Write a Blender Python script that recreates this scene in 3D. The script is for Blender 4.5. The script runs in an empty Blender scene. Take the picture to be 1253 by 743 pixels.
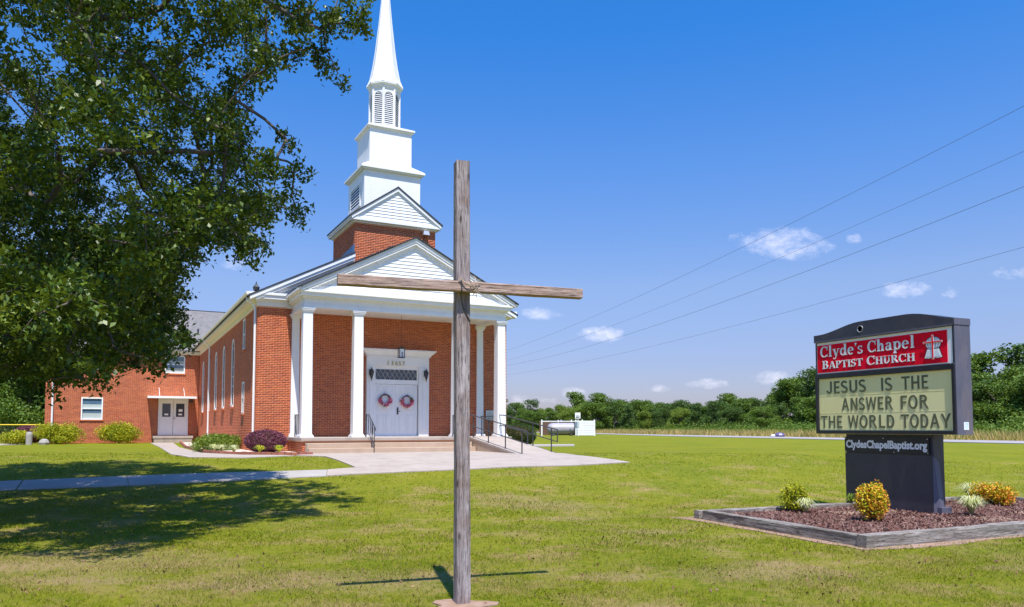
import bpy, bmesh, math, random
import numpy as np
from mathutils import Vector, Matrix
R = math.radians
random.seed(11); rng = np.random.default_rng(5)
scn = bpy.context.scene; COL = scn.collection
# ---------------------------------------------------------------- camera
cam_d = bpy.data.cameras.new('camera'); cam = bpy.data.objects.new('camera', cam_d); COL.objects.link(cam)
cam.location = (0, 0, 1.6); cam.rotation_euler = (R(90) + math.atan(55 / 940), 0, 0)
cam_d.sensor_width = 36; cam_d.lens = 36 * 940 / 1253; cam_d.shift_y = 97.5 / 1253
cam_d.clip_start = .05; cam_d.clip_end = 9000
scn.camera = cam
# ---------------------------------------------------------------- light
SUN_EL, SUN_AZ = R(65), math.atan2(.2, -.98)          # azimuth from +Y towards +X
sd = bpy.data.lights.new('sun', 'SUN'); sd.energy = 4.0; sd.angle = R(.53); sd.color = (1, .955, .88)
so = bpy.data.objects.new('sun', sd); COL.objects.link(so)
to_sun = Vector((math.sin(SUN_AZ) * math.cos(SUN_EL), math.cos(SUN_AZ) * math.cos(SUN_EL), math.sin(SUN_EL)))
so.rotation_euler = (-to_sun).to_track_quat('-Z', 'Y').to_euler()
scn.view_settings.view_transform = 'Standard'; scn.view_settings.look = 'None'
scn.view_settings.exposure = .8; scn.view_settings.gamma = 1
# ---------------------------------------------------------------- node helpers
class NT:
    def __init__(s, nt): s.nt = nt
    def n(s, t, **k):
        nd = s.nt.nodes.new(t)
        for a, b in k.items():
            if a.startswith('i_'):
                nd.inputs[a[2:].replace('_', ' ')].default_value = b
            else: setattr(nd, a, b)
        return nd
    def l(s, a, b): s.nt.links.new(a, b)
    def val(s, v, sock):
        if isinstance(v, (int, float)): sock.default_value = v
        else: s.l(v, sock)
    def math(s, op, a, b=0., c=None, clamp=False):
        m = s.nt.nodes.new('ShaderNodeMath'); m.operation = op; m.use_clamp = clamp
        s.val(a, m.inputs[0]); s.val(b, m.inputs[1])
        if c is not None: s.val(c, m.inputs[2])
        return m.outputs[0]
    def mix(s, f, a, b, mode='MIX'):
        m = s.nt.nodes.new('ShaderNodeMix'); m.data_type = 'RGBA'; m.blend_type = mode; m.clamp_factor = True
        s.val(f, m.inputs[0])
        for v, k in ((a, 6), (b, 7)):
            if isinstance(v, (tuple, list)): m.inputs[k].default_value = (*v[:3], 1)
            else: s.l(v, m.inputs[k])
        return m.outputs[2]
    def noise(s, vec, scale, detail=3., rough=.6):
        t = s.nt.nodes.new('ShaderNodeTexNoise'); t.inputs['Scale'].default_value = scale
        t.inputs['Detail'].default_value = detail; t.inputs['Roughness'].default_value = rough
        if vec is not None: s.l(vec, t.inputs['Vector'])
        return t.outputs['Fac']
    def ramp(s, v, lo, hi):
        m = s.nt.nodes.new('ShaderNodeMapRange'); m.inputs['From Min'].default_value = lo; m.inputs['From Max'].default_value = hi
        s.l(v, m.inputs['Value']); return m.outputs[0]
    def scaled(s, vec, sc):
        m = s.nt.nodes.new('ShaderNodeMapping'); m.inputs['Scale'].default_value = sc
        s.l(vec, m.inputs['Vector']); return m.outputs[0]
# ---------------------------------------------------------------- world: sky with small fair-weather clouds
w = bpy.data.worlds.new('World'); scn.world = w; w.use_nodes = True
W = NT(w.node_tree); W.nt.nodes.clear()
out = W.n('ShaderNodeOutputWorld'); bg = W.n('ShaderNodeBackground'); bg.inputs['Strength'].default_value = .1
W.l(bg.outputs[0], out.inputs[0])
sky = W.n('ShaderNodeTexSky'); sky.sky_type = 'NISHITA'; sky.sun_disc = False
sky.sun_elevation = SUN_EL; sky.sun_rotation = SUN_AZ; sky.altitude = 40
sky.air_density = 1.0; sky.dust_density = .6; sky.ozone_density = 2.2
tc = W.n('ShaderNodeTexCoord'); sp = W.n('ShaderNodeSeparateXYZ'); W.l(tc.outputs['Generated'], sp.inputs[0])
ay = W.math('ADD', W.math('ABSOLUTE', sp.outputs[1]), .02)
u_ = W.math('DIVIDE', sp.outputs[0], ay); v_ = W.math('DIVIDE', sp.outputs[2], ay)
cmb = W.n('ShaderNodeCombineXYZ'); W.l(u_, cmb.inputs[0]); W.l(v_, cmb.inputs[1])
wob = W.math('SUBTRACT', W.noise(W.scaled(cmb.outputs[0], (1, 1.5, 1)), 26, 6, .68), .5)
fine = W.noise(W.scaled(cmb.outputs[0], (1, 1.4, 1)), 70, 5, .7)
CLOUDS = [(.352, .238, .056, .021, 1), (.115, .121, .026, .010, 1), (.505, .177, .034, .010, .9), (.333, .065, .032, .008, .9),
          (.037, .147, .026, .007, .6), (.078, .046, .015, .006, .8), (.249, .056, .021, .006, .8), (.187, .051, .014, .005, .7),
          (.650, .197, .026, .008, .5), (-.355, .212, .017, .007, .5), (.560, .172, .012, .006, .5), (.443, .243, .010, .006, .6),
          (.043, .036, .016, .006, .6), (.012, .034, .012, .008, .5), (.62, .052, .06, .010, .6), (-1.3, .16, .10, .02, .8),
          (1.25, .3, .12, .03, .8), (-.95, .42, .06, .02, .5), (1.1, .12, .08, .015, .8)]
tot = None
for (cu, cv, ca, cb, cs) in CLOUDS:
    du = W.math('MULTIPLY', W.math('SUBTRACT', u_, cu), 1 / ca); dv = W.math('MULTIPLY', W.math('SUBTRACT', v_, cv), 1 / cb)
    d = W.math('ADD', W.math('MULTIPLY', du, du), W.math('MULTIPLY', dv, dv))
    m_ = W.math('MULTIPLY', W.math('SUBTRACT', 1., d), cs, clamp=False)
    tot = m_ if tot is None else W.math('MAXIMUM', tot, m_)
tot = W.math('ADD', tot, W.math('MULTIPLY', wob, 5.0))
cl = W.ramp(tot, -.2, 1.9)
cl = W.math('MULTIPLY', cl, W.ramp(fine, .15, .62), clamp=True)
cl = W.math('MULTIPLY', cl, .64)
# clear-air colour of the sky by height above the horizon
cr = W.n('ShaderNodeValToRGB'); e_ = cr.color_ramp
GRADE = [(.0, (.50, .455, .64)), (.085, (.555, .543, .757)), (.18, (.68, .706, .89)), (.32, (.464, .761, 1.153)), (.47, (.198, .76, 1.35)), (.8, (.18, .75, 1.4))]
e_.elements[0].position = 0; e_.elements[0].color = (*[c / 1.5 for c in GRADE[0][1]], 1); e_.elements[1].position = .8; e_.elements[1].color = (*[c / 1.5 for c in GRADE[-1][1]], 1)
for p_, c_ in GRADE[1:-1]: e_.elements.new(p_).color = (*[c / 1.5 for c in c_], 1)
W.l(W.math('MAXIMUM', sp.outputs[2], 0.), cr.inputs[0])
graded = W.mix(1., W.mix(1., sky.outputs[0], cr.outputs[0], 'MULTIPLY'), (1.5, 1.5, 1.5), 'MULTIPLY')
W.l(W.mix(cl, graded, (7.6, 7.4, 8.2)), bg.inputs['Color'])
# ---------------------------------------------------------------- materials
MATS = {}
AL = 1.15
def al(c): return tuple(min(.9, x * AL) for x in c[:3])
def mat(name, c1, c2=None, scale=4., rough=.7, bump=.0, bscale=40., sc=(1, 1, 1), metal=0., island=None, spec=.5, dirt=None, detail=4.):
    c1 = al(c1); c2 = al(c2) if c2 else None; island = [al(c) for c in island] if island else None
    m = bpy.data.materials.new(name); m.use_nodes = True; N = NT(m.node_tree)
    b = N.nt.nodes['Principled BSDF']; b.inputs['Roughness'].default_value = rough; b.inputs['Metallic'].default_value = metal
    b.inputs['Specular IOR Level'].default_value = spec
    t = N.n('ShaderNodeTexCoord'); v = N.scaled(t.outputs['Object'], sc)
    col = N.mix(N.ramp(N.noise(v, scale, detail), .3, .7), c1, c2 or c1)
    if island:
        g = N.n('ShaderNodeNewGeometry'); cr = N.n('ShaderNodeValToRGB'); e = cr.color_ramp
        e.interpolation = 'LINEAR'; e.elements[0].color = (*island[0], 1); e.elements[-1].color = (*island[-1], 1)
        for i, c in enumerate(island[1:-1]): e.elements.new((i + 1) / (len(island) - 1)).color = (*c, 1)
        N.l(g.outputs['Random Per Island'], cr.inputs[0]); col = N.mix(.35, cr.outputs[0], col) if c2 else cr.outputs[0]
    if dirt:
        col = N.mix(N.math('MULTIPLY', N.ramp(N.noise(N.scaled(t.outputs['Object'], (1, 1, .35)), dirt[1], 5, .7), .5, .75), dirt[2]), col, dirt[0])
    N.l(col, b.inputs['Base Color'])
    if bump:
        bp = N.n('ShaderNodeBump'); bp.inputs['Strength'].default_value = bump; bp.inputs['Distance'].default_value = .01
        N.l(N.noise(v, bscale, 4), bp.inputs['Height']); N.l(bp.outputs[0], b.inputs['Normal'])
    MATS[name] = m; return m
def leafmat(name, cols, trans=.35, rough=.55, patch=.4):
    cols = [al(c) for c in cols]
    m = bpy.data.materials.new(name); m.use_nodes = True; N = NT(m.node_tree)
    b = N.nt.nodes['Principled BSDF']; b.inputs['Roughness'].default_value = rough; b.inputs['Specular IOR Level'].default_value = .35
    g = N.n('ShaderNodeNewGeometry'); cr = N.n('ShaderNodeValToRGB'); e = cr.color_ramp
    e.elements[0].color = (*cols[0], 1); e.elements[-1].color = (*cols[-1], 1)
    for i, c in enumerate(cols[1:-1]): e.elements.new((i + 1) / (len(cols) - 1)).color = (*c, 1)
    t = N.n('ShaderNodeTexCoord')
    fac = N.math('ADD', N.math('MULTIPLY', g.outputs['Random Per Island'], 1 - patch), N.math('MULTIPLY', N.ramp(N.noise(t.outputs['Object'], 1.3, 2), .3, .7), patch))
    N.l(fac, cr.inputs[0]); N.l(cr.outputs[0], b.inputs['Base Color'])
    tr = N.n('ShaderNodeBsdfTranslucent'); N.l(N.mix(.35, cr.outputs[0], (.25, .3, .02)), tr.inputs[0])
    mx = N.n('ShaderNodeMixShader'); mx.inputs[0].default_value = trans
    N.l(b.outputs[0], mx.inputs[1]); N.l(tr.outputs[0], mx.inputs[2]); N.l(mx.outputs[0], N.nt.nodes['Material Output'].inputs[0])
    MATS[name] = m; return m
def groundmat(name, greens, tan, bump, blade=False):
    greens = [al(c) for c in greens]; tan = al(tan)
    m = bpy.data.materials.new(name); m.use_nodes = True; N = NT(m.node_tree)
    b = N.nt.nodes['Principled BSDF']; b.inputs['Roughness'].default_value = .85; b.inputs['Specular IOR Level'].default_value = .08
    t = N.n('ShaderNodeTexCoord'); v = t.outputs['Object']; s3 = N.n('ShaderNodeSeparateXYZ'); N.l(v, s3.inputs[0])
    c = N.mix(N.ramp(N.noise(v, .35, 5, .65), .35, .68), greens[0], greens[1])
    c = N.mix(N.ramp(N.noise(v, 7, 5, .7), .42, .75), c, greens[2])
    near = N.ramp(s3.outputs[1], 34., 3.)                       # drier turf towards the mown strip by the road junction
    tn = N.math('MULTIPLY', N.ramp(N.math('ADD', N.noise(v, .8, 6, .75), N.math('MULTIPLY', near, .13)), .57, .76), .75)
    tn2 = N.math('MULTIPLY', N.ramp(N.noise(v, 16, 5, .75), .52, .78), N.math('ADD', .08, N.math('MULTIPLY', near, .85)))
    c = N.mix(N.math('MAXIMUM', tn, tn2, clamp=True), c, tan)
    if not blade:
        c = N.mix(N.math('MULTIPLY', N.ramp(N.noise(v, 45, 3, .7), .5, .8), .32), c, (.055, .06, .012))
    for (px, py, rx, ry) in ((1.0, 13.6, .8, .5), (1.1, 8.4, .7, .35), (2.1, 12.0, .9, .5), (-6.1, 9.0, 1.4, .5), (-4.5, 8.2, 1.1, .35), (3.0, 9.2, .6, .3), (-.3, 16.2, .9, .7), (5.8, 8.9, .7, .3), (-2.9, 7.9, .9, .3), (-5.2, 9.3, 2.6, 1.2), (-2.0, 8.2, 2.0, .8), (.6, 15.2, 1.6, .9), (2.9, 8.6, 1.6, .7)):
        dx = N.math('MULTIPLY', N.math('SUBTRACT', s3.outputs[0], px), 1 / rx); dy = N.math('MULTIPLY', N.math('SUBTRACT', s3.outputs[1], py), 1 / ry)
        d = N.math('SUBTRACT', 1., N.math('ADD', N.math('MULTIPLY', dx, dx), N.math('MULTIPLY', dy, dy)))
        f = N.ramp(N.math('ADD', d, N.math('MULTIPLY', N.math('SUBTRACT', N.noise(v, 9, 4, .8), .5), 3.2)), .2, 1.3)
        c = N.mix(N.math('MULTIPLY', f, .65, clamp=True), c, (.36, .24, .14))
    if blade:
        g = N.n('ShaderNodeNewGeometry'); c = N.mix(.6, c, N.mix(g.outputs['Random Per Island'], tuple(x * .45 for x in greens[0]), tuple(x * 1.45 for x in greens[1])))
        tr = N.n('ShaderNodeBsdfTranslucent'); N.l(c, tr.inputs[0]); mx = N.n('ShaderNodeMixShader'); mx.inputs[0].default_value = .3
        N.l(b.outputs[0], mx.inputs[1]); N.l(tr.outputs[0], mx.inputs[2]); N.l(mx.outputs[0], N.nt.nodes['Material Output'].inputs[0])
    N.l(c, b.inputs['Base Color'])
    if bump:
        bp = N.n('ShaderNodeBump'); bp.inputs['Strength'].default_value = .9; bp.inputs['Distance'].default_value = .03
        N.l(N.noise(v, 38, 5, .8), bp.inputs['Height']); N.l(bp.outputs[0], b.inputs['Normal'])
    MATS[name] = m
GR = [(.098, .137, .004), (.165, .178, .007), (.235, .215, .02)]
groundmat('lawn', GR, (.34, .22, .11), True)
groundmat('blade', [(.095, .155, .005), (.175, .20, .008), (.26, .235, .025)], (.36, .235, .10), False, True)
WH = (.74, .74, .745)
mat('white_paint', WH, (.70, .70, .705), 3, .45, .15, 60, dirt=((.55, .53, .48), 2.2, .18))
mat('white_siding', (.76, .76, .765), (.72, .72, .725), 2, .4, .1, 30, dirt=((.6, .58, .54), 1.6, .15))
mat('cream_paint', (.74, .70, .60), (.68, .64, .54), 3, .5, .1, 40)
mat('brick', (.40, .12, .055), (.30, .08, .04), 60, .85, .5, 90, island=[(.30, .06, .022), (.42, .085, .026), (.49, .105, .03), (.55, .15, .045), (.37, .075, .03), (.48, .12, .035)], dirt=((.20, .075, .04), .8, .4))
mat('brick_shade', (.38, .105, .05), (.27, .07, .04), 60, .85, .5, 90, island=[(.24, .065, .04), (.33, .09, .045), (.38, .11, .05), (.42, .13, .065), (.29, .08, .045)])
mat('mortar', (.66, .36, .23), (.60, .32, .20), 20, .95, .4, 120)
mat('shingle', (.135, .125, .125), (.20, .185, .18), 3, .9, .6, 30)
mat('shingle_dark', (.018, .021, .032), (.035, .037, .05), 30, .85, .5, 60)
mat('concrete', (.315, .262, .225), (.37, .31, .27), 1.3, .85, .3, 60, dirt=((.22, .175, .14), 1.6, .6))
mat('walk_concrete', (.29, .265, .245), (.35, .32, .30), 1.7, .9, .4, 60, dirt=((.30, .28, .24), 1.5, .5))
mat('step_concrete', (.37, .265, .19), (.43, .32, .24), 3, .85, .3, 60, dirt=((.40, .29, .20), 2, .3))
mat('asphalt', (.26, .235, .235), (.31, .28, .28), 2, .9, .3, 50)
mat('black_metal', (.03, .03, .035), (.045, .045, .05), 8, .45)
mat('glass_dark', (.02, .03, .045), (.04, .055, .08), 2, .06, spec=.8)
mat('glass_sky', (.07, .13, .20), (.12, .2, .28), 1.5, .05, spec=.9)
mat('blind', (.42, .46, .44), (.36, .40, .38), 30, .5, sc=(.1, .1, 3))
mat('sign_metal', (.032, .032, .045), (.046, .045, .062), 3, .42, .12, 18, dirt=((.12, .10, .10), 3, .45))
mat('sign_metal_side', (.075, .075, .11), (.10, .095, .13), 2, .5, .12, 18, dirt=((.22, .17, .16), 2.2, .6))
mat('sign_red', (.80, .004, .02), (.85, .006, .03), 2, .6, spec=.08)
mat('sign_white', (.88, .87, .85), (.84, .83, .82), 5, .5)
mat('sign_shadowline', (.10, .005, .01), rough=.5)
mat('reader_face', (.86, .70, .33), (.90, .74, .38), 1.4, .6, 0, spec=.1, dirt=((.70, .57, .28), 1.4, .4))
mat('reader_letter', (.12, .125, .07), (.15, .155, .09), 8, .8, spec=.1)
mat('sign_black', (.012, .012, .018), (.02, .02, .026), 5, .35)
mat('emblem_blue', (.62, .70, .80), (.75, .80, .85), 30, .4)
mat('aluminium', (.55, .55, .57), (.45, .45, .47), 6, .4, metal=.6)
mat('tank_metal', (.34, .34, .40), (.26, .25, .28), 1.2, .45, .1, 10, dirt=((.30, .2, .14), 1.5, .45))
mat('brown_board', (.10, .055, .035), (.15, .08, .05), 4, .8, sc=(1, 1, 6))
mat('dark_twig', (.07, .04, .025), (.12, .07, .045), 10, .9)
mat('pink', (.65, .08, .18), (.80, .30, .42), 30, .7)
mat('flower_white', (.8, .76, .74), rough=.7); mat('flower_purple', (.25, .12, .38), rough=.7)
mat('sticker_blue', (.35, .5, .68), (.7, .75, .8), 12, .4)
mat('gravel', (.48, .42, .36), (.60, .53, .47), 30, .95, .8, 60)
mat('soil', (.22, .13, .085), (.33, .22, .16), 9, .95, .8, 40)
mat('mulch', (.085, .036, .026), (.15, .075, .055), 14, .95, .9, 50)
mat('mulch_chip', (.16, .06, .05), (.1, .04, .03), 20, .9, island=[(.06, .022, .018), (.12, .045, .035), (.18, .085, .065), (.32, .24, .20), (.09, .035, .03)])
mat('fallen_leaf', (.2, .1, .05), island=[(.10, .045, .02), (.18, .08, .04), (.05, .03, .015), (.26, .14, .07)])
mat('edging_brick', (.36, .12, .08), (.26, .09, .07), 30, .9, .4, 60, island=[(.30, .10, .07), (.42, .16, .11), (.24, .08, .07)])
mat('bark', (.07, .055, .045), (.13, .105, .09), 7, .95, .9, 22, sc=(1, 1, .35))
mat('pole_wood', (.13, .09, .06), (.2, .15, .1), 4, .9, .5, 20, sc=(1, 1, .1))
mat('yellow_cap', (.75, .52, .03), rough=.5)
mat('chain', (.25, .25, .26), rough=.5, metal=.5)
mat('purple_plastic', (.10, .08, .20), rough=.4)
mat('rope', (.42, .33, .25), (.3, .22, .17), 40, .9)
mat('flashing_blue', (.035, .10, .20), (.05, .13, .25), 6, .35)
mat('wire_grey', (.12, .13, .15), rough=.6)
mat('brass', (.45, .35, .18), rough=.35, metal=.8)
def woodmat(name, axis_sc, c1, c2, c3):
    c1, c2, c3 = al(c1), al(c2), al(c3)
    m = bpy.data.materials.new(name); m.use_nodes = True; N = NT(m.node_tree); b = N.nt.nodes['Principled BSDF']
    b.inputs['Roughness'].default_value = .85; b.inputs['Specular IOR Level'].default_value = .25
    t = N.n('ShaderNodeTexCoord'); v = N.scaled(t.outputs['Object'], axis_sc)
    g = N.noise(v, 38, 6, .75); g2 = N.noise(v, 120, 4, .75); pat = N.noise(t.outputs['Object'], 3.2, 4, .6)
    c = N.mix(N.ramp(g, .34, .66), c1, c2); c = N.mix(N.math('MULTIPLY', N.ramp(pat, .45, .7), .8), c, c3)
    c = N.mix(N.math('MULTIPLY', N.ramp(g2, .52, .61), .85), c, tuple(x * .28 for x in c1))
    kn = N.n('ShaderNodeTexVoronoi'); kn.inputs['Scale'].default_value = 5.5; N.l(N.scaled(t.outputs['Object'], tuple((.45 if a < 1 else 1.4) for a in axis_sc)), kn.inputs['Vector'])
    c = N.mix(N.math('MULTIPLY', N.ramp(kn.outputs['Distance'], .13, .05), .85), c, (.035, .025, .02))
    N.l(c, b.inputs['Base Color'])
    bp = N.n('ShaderNodeBump'); bp.inputs['Strength'].default_value = .9; bp.inputs['Distance'].default_value = .006
    N.l(N.math('ADD', g2, g), bp.inputs['Height']); N.l(bp.outputs[0], b.inputs['Normal']); MATS[name] = m
woodmat('grey_wood', (1, 1, .05), (.13, .10, .095), (.46, .40, .40), (.20, .125, .10))
woodmat('brown_wood', (.05, 1, 1), (.19, .115, .085), (.50, .36, .30), (.34, .27, .26))
woodmat('timber', (.05, 1, 1), (.09, .075, .065), (.40, .36, .33), (.15, .12, .10))
woodmat('timber_cross', (1, .05, 1), (.09, .075, .065), (.40, .36, .33), (.15, .12, .10))
leafmat('oak_leaf', [(.012, .032, .006), (.032, .07, .008), (.085, .135, .012), (.20, .235, .03)], .22, .42, .6)  # dark and bright ends paint shaded and sunlit clumps into the leaf colour
leafmat('far_leaf_a', [(.055, .11, .015), (.10, .175, .022), (.17, .24, .035)], .3)
leafmat('far_leaf_b', [(.035, .08, .018), (.065, .125, .025), (.12, .18, .035)], .3)
leafmat('far_leaf_c', [(.08, .14, .015), (.15, .22, .025), (.26, .30, .04)], .3)
leafmat('hedge_leaf', [(.02, .045, .012), (.04, .08, .016), (.08, .12, .03)], .25)
leafmat('yellow_leaf', [(.09, .15, .01), (.26, .30, .015), (.5, .48, .02), (.70, .60, .04)], .3)
leafmat('orange_leaf', [(.07, .15, .01), (.28, .34, .02), (.70, .50, .02), (.78, .28, .04), (.70, .10, .05)], .3, patch=.3)
leafmat('purple_leaf', [(.07, .014, .035), (.17, .04, .085), (.36, .13, .20)], .2)
leafmat('green_leaf', [(.05, .10, .012), (.12, .19, .02), (.22, .28, .035)], .3)
leafmat('variegated', [(.28, .34, .10), (.45, .48, .2), (.6, .6, .38), (.12, .2, .04)], .3)
leafmat('dry_grass', [(.20, .22, .04), (.38, .31, .09), (.55, .38, .16), (.48, .27, .11)], .35, patch=.65)
leafmat('weed_green', [(.10, .15, .02), (.18, .24, .03), (.27, .30, .06)], .35)
# ---------------------------------------------------------------- mesh helpers
def tag(o, label=None, cat=None, group=None, kind=None):
    for k, v in (('label', label), ('category', cat), ('group', group), ('kind', kind)):
        if v: o[k] = v
    return o
def link(name, me, parent=None):
    o = bpy.data.objects.new(name, me); COL.objects.link(o)
    if parent: o.parent = parent
    return o
def empty(name, loc=(0, 0, 0), rz=0, label=None, cat=None, group=None):
    o = link(name, None); o.location = loc; o.rotation_euler = (0, 0, rz); o.empty_display_size = .2
    return tag(o, label, cat, group)
class MB:
    def __init__(s): s.v = []; s.f = []
    def add(s, vs, fs):
        b = len(s.v); s.v += [tuple(p) for p in vs]; s.f += [tuple(i + b for i in f) for f in fs]; return s
    def box(s, x0, x1, y0, y1, z0, z1):
        vs = [(x, y, z) for z in (z0, z1) for (x, y) in ((x0, y0), (x1, y0), (x1, y1), (x0, y1))]
        return s.add(vs, [(3, 2, 1, 0), (4, 5, 6, 7), (0, 1, 5, 4), (1, 2, 6, 5), (2, 3, 7, 6), (3, 0, 4, 7)])
    def frus(s, x0, x1, y0, y1, z0, X0, X1, Y0, Y1, z1):
        vs = [(x0, y0, z0), (x1, y0, z0), (x1, y1, z0), (x0, y1, z0), (X0, Y0, z1), (X1, Y0, z1), (X1, Y1, z1), (X0, Y1, z1)]
        return s.add(vs, [(3, 2, 1, 0), (4, 5, 6, 7), (0, 1, 5, 4), (1, 2, 6, 5), (2, 3, 7, 6), (3, 0, 4, 7)])
    def prism(s, poly, fn, a, b):
        n = len(poly); vs = [fn(p, a) for p in poly] + [fn(p, b) for p in poly]
        fs = [tuple(range(n)), tuple(range(2 * n - 1, n - 1, -1))] + [(i, i + n, (i + 1) % n + n, (i + 1) % n) for i in range(n)]
        return s.add(vs, fs)
    def tube(s, pts, r, n=6, cap=True):
        pts = [Vector(p) for p in pts]; rs = r if isinstance(r, (list, tuple)) else [r] * len(pts); vs = []; fs = []
        up = None
        for i, p in enumerate(pts):
            d = (pts[min(i + 1, len(pts) - 1)] - pts[max(i - 1, 0)]).normalized()
            if up is None or abs(d.dot(up)) > .95: up = Vector((0, 0, 1)) if abs(d.z) < .9 else Vector((1, 0, 0))
            a = d.cross(up).normalized(); b = a.cross(d).normalized()
            for k in range(n):
                t = 2 * math.pi * k / n; vs.append(p + (a * math.cos(t) + b * math.sin(t)) * rs[i])
        for i in range(len(pts) - 1):
            for k in range(n):
                fs.append((i * n + k, i * n + (k + 1) % n, (i + 1) * n + (k + 1) % n, (i + 1) * n + k))
        if cap: fs += [tuple(range(n - 1, -1, -1)), tuple(range((len(pts) - 1) * n, len(pts) * n))]
        return s.add(vs, fs)
    def rings(s, rr, n, cx=0, cy=0, rot=0, cap=True):     # rr: list of (radius, z)
        vs = [(cx + r * math.cos(2 * math.pi * k / n + rot), cy + r * math.sin(2 * math.pi * k / n + rot), z) for r, z in rr for k in range(n)]
        fs = [(i * n + k, i * n + (k + 1) % n, (i + 1) * n + (k + 1) % n, (i + 1) * n + k) for i in range(len(rr) - 1) for k in range(n)]
        if cap: fs += [tuple(range(n - 1, -1, -1)), tuple(range((len(rr) - 1) * n, len(rr) * n))]
        return s.add(vs, fs)
    def build(s, name, m, parent=None, kind=None, smooth=False, bevel=0):
        me = bpy.data.meshes.new(name); me.from_pydata(s.v, [], s.f); me.materials.append(MATS[m]); me.validate(); me.update()
        bm = bmesh.new(); bm.from_mesh(me); bmesh.ops.recalc_face_normals(bm, faces=bm.faces)
        if bevel: bmesh.ops.bevel(bm, geom=bm.edges[:], offset=bevel, segments=1, affect='EDGES', profile=.6)
        bm.to_mesh(me); bm.free()
        if smooth: me.polygons.foreach_set('use_smooth', [True] * len(me.polygons))
        o = link(name, me, parent)
        if kind: o['kind'] = kind
        return o
def fast_mesh(name, V, F, m, parent=None, kind=None):
    V = np.asarray(V, np.float32).reshape(-1, 3); F = np.asarray(F, np.int32); k = F.shape[1]
    me = bpy.data.meshes.new(name); me.vertices.add(len(V)); me.vertices.foreach_set('co', V.ravel())
    me.loops.add(F.size); me.loops.foreach_set('vertex_index', F.ravel()); me.polygons.add(len(F))
    me.polygons.foreach_set('loop_start', np.arange(0, F.size, k, dtype=np.int32)); me.update(calc_edges=True)
    me.materials.append(MATS[m]); o = link(name, me, parent)
    if kind: o['kind'] = kind
    return o
def leaves_np(P, L, Wd, up=.4, rg=rng):
    """one pointed four-vertex leaf, folded a little, at each point of P"""
    n = len(P); d = rg.normal(size=(n, 3)); d /= np.linalg.norm(d, axis=1)[:, None]
    nn = rg.normal(size=(n, 3)); nn[:, 2] = np.abs(nn[:, 2]) + up; s = np.cross(d, nn); s /= np.linalg.norm(s, axis=1)[:, None] + 1e-9
    q = np.cross(s, d); k = rg.uniform(.65, 1.3, (n, 1)); L = L * k; Wd = Wd * k
    a = P - d * L * .5; c = P + d * L * .5 - q * L * .12; b = P + s * Wd * .5 + q * Wd * .12; e = P - s * Wd * .5 + q * Wd * .12
    V = np.stack([a, b, c, e], 1).reshape(-1, 3); F = np.arange(4 * n).reshape(n, 4); return V, F
def blobs(cs, per, flat=.8, rg=rng):
    out_ = []
    for (x, y, z, r) in cs:
        n = max(8, int(per * r * r)); g = rg.normal(size=(n, 3)); g /= np.linalg.norm(g, axis=1)[:, None]
        g *= (rg.uniform(0, 1, (n, 1)) ** .45) * r * rg.uniform(.75, 1.15, (n, 1)); g[:, 2] *= flat
        out_.append(g + (x, y, z))
    return np.concatenate(out_)
# ---------------------------------------------------------------- terrain
def S01(t): t = min(1., max(0., t)); return t * t * (3 - 2 * t)
def T(X, Y):
    return (.70 - .15 * S01((X - 8) / 14)) * S01((Y - 12 - .5 * max(0, X)) / 13) + .22 * math.exp(-((X - 4.6) ** 2 + (Y - 67) ** 2) / 150)
xs = [-4000, -1500, -500, -200, -120] + list(np.arange(-80, 100.1, 1.5)) + [130, 200, 500, 1500, 4000]
ys = [-800, -200, -60, -25] + list(np.arange(-10, 110.1, 1.5)) + [140, 200, 350, 800, 2000, 6000]
V = [(x, y, T(x, y)) for y in ys for x in xs]; nx = len(xs)
F = [(j * nx + i, j * nx + i + 1, (j + 1) * nx + i + 1, (j + 1) * nx + i) for j in range(len(ys) - 1) for i in range(nx - 1)]
g = fast_mesh('ground', V, F, 'lawn', kind='structure'); g.data.polygons.foreach_set('use_smooth', [True] * len(F))
tag(g, 'mown yellow-green lawn with dry tan patches running out to the horizon')
def patch(name, poly, m, off, thick=.06, parent=None, kind='structure', cell=.8, label=None):
    bm = bmesh.new(); f = bm.faces.new([bm.verts.new((x, y, 0)) for x, y in poly])
    for ax in (0, 1):
        lo = min(p[ax] for p in poly); hi = max(p[ax] for p in poly); c = math.floor(lo / cell) * cell + cell
        if (hi - lo) / cell > 120: cell = (hi - lo) / 120
        while c < hi:
            no = (1, 0, 0) if ax == 0 else (0, 1, 0); co = (c, 0, 0) if ax == 0 else (0, c, 0)
            bmesh.ops.bisect_plane(bm, geom=bm.verts[:] + bm.edges[:] + bm.faces[:], plane_co=co, plane_no=no); c += cell
    for v in bm.verts: v.co.z = T(v.co.x, v.co.y) + off
    r = bmesh.ops.extrude_face_region(bm, geom=bm.faces[:])
    for v in [e for e in r['geom'] if isinstance(e, bmesh.types.BMVert)]: v.co.z -= thick
    bmesh.ops.recalc_face_normals(bm, faces=bm.faces)
    me = bpy.data.meshes.new(name); bm.to_mesh(me); bm.free(); me.materials.append(MATS[m]); o = link(name, me, parent)
    if kind: o['kind'] = kind
    if label: o['label'] = label
    return o
# road with shoulder lines
RD = Vector((-.271, .963)); RN = Vector((.963, .271)); RP = Vector((33.6, 50.85))
def rq(a, b, t0, t1): return [tuple(RP + RD * t0 + RN * a), tuple(RP + RD * t0 + RN * b), tuple(RP + RD * t1 + RN * b), tuple(RP + RD * t1 + RN * a)]
road = patch('road', rq(0, 9.0, -150, 320), 'asphalt', .05, .2, cell=6, label='pale grey country road crossing behind the lawn')
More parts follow.
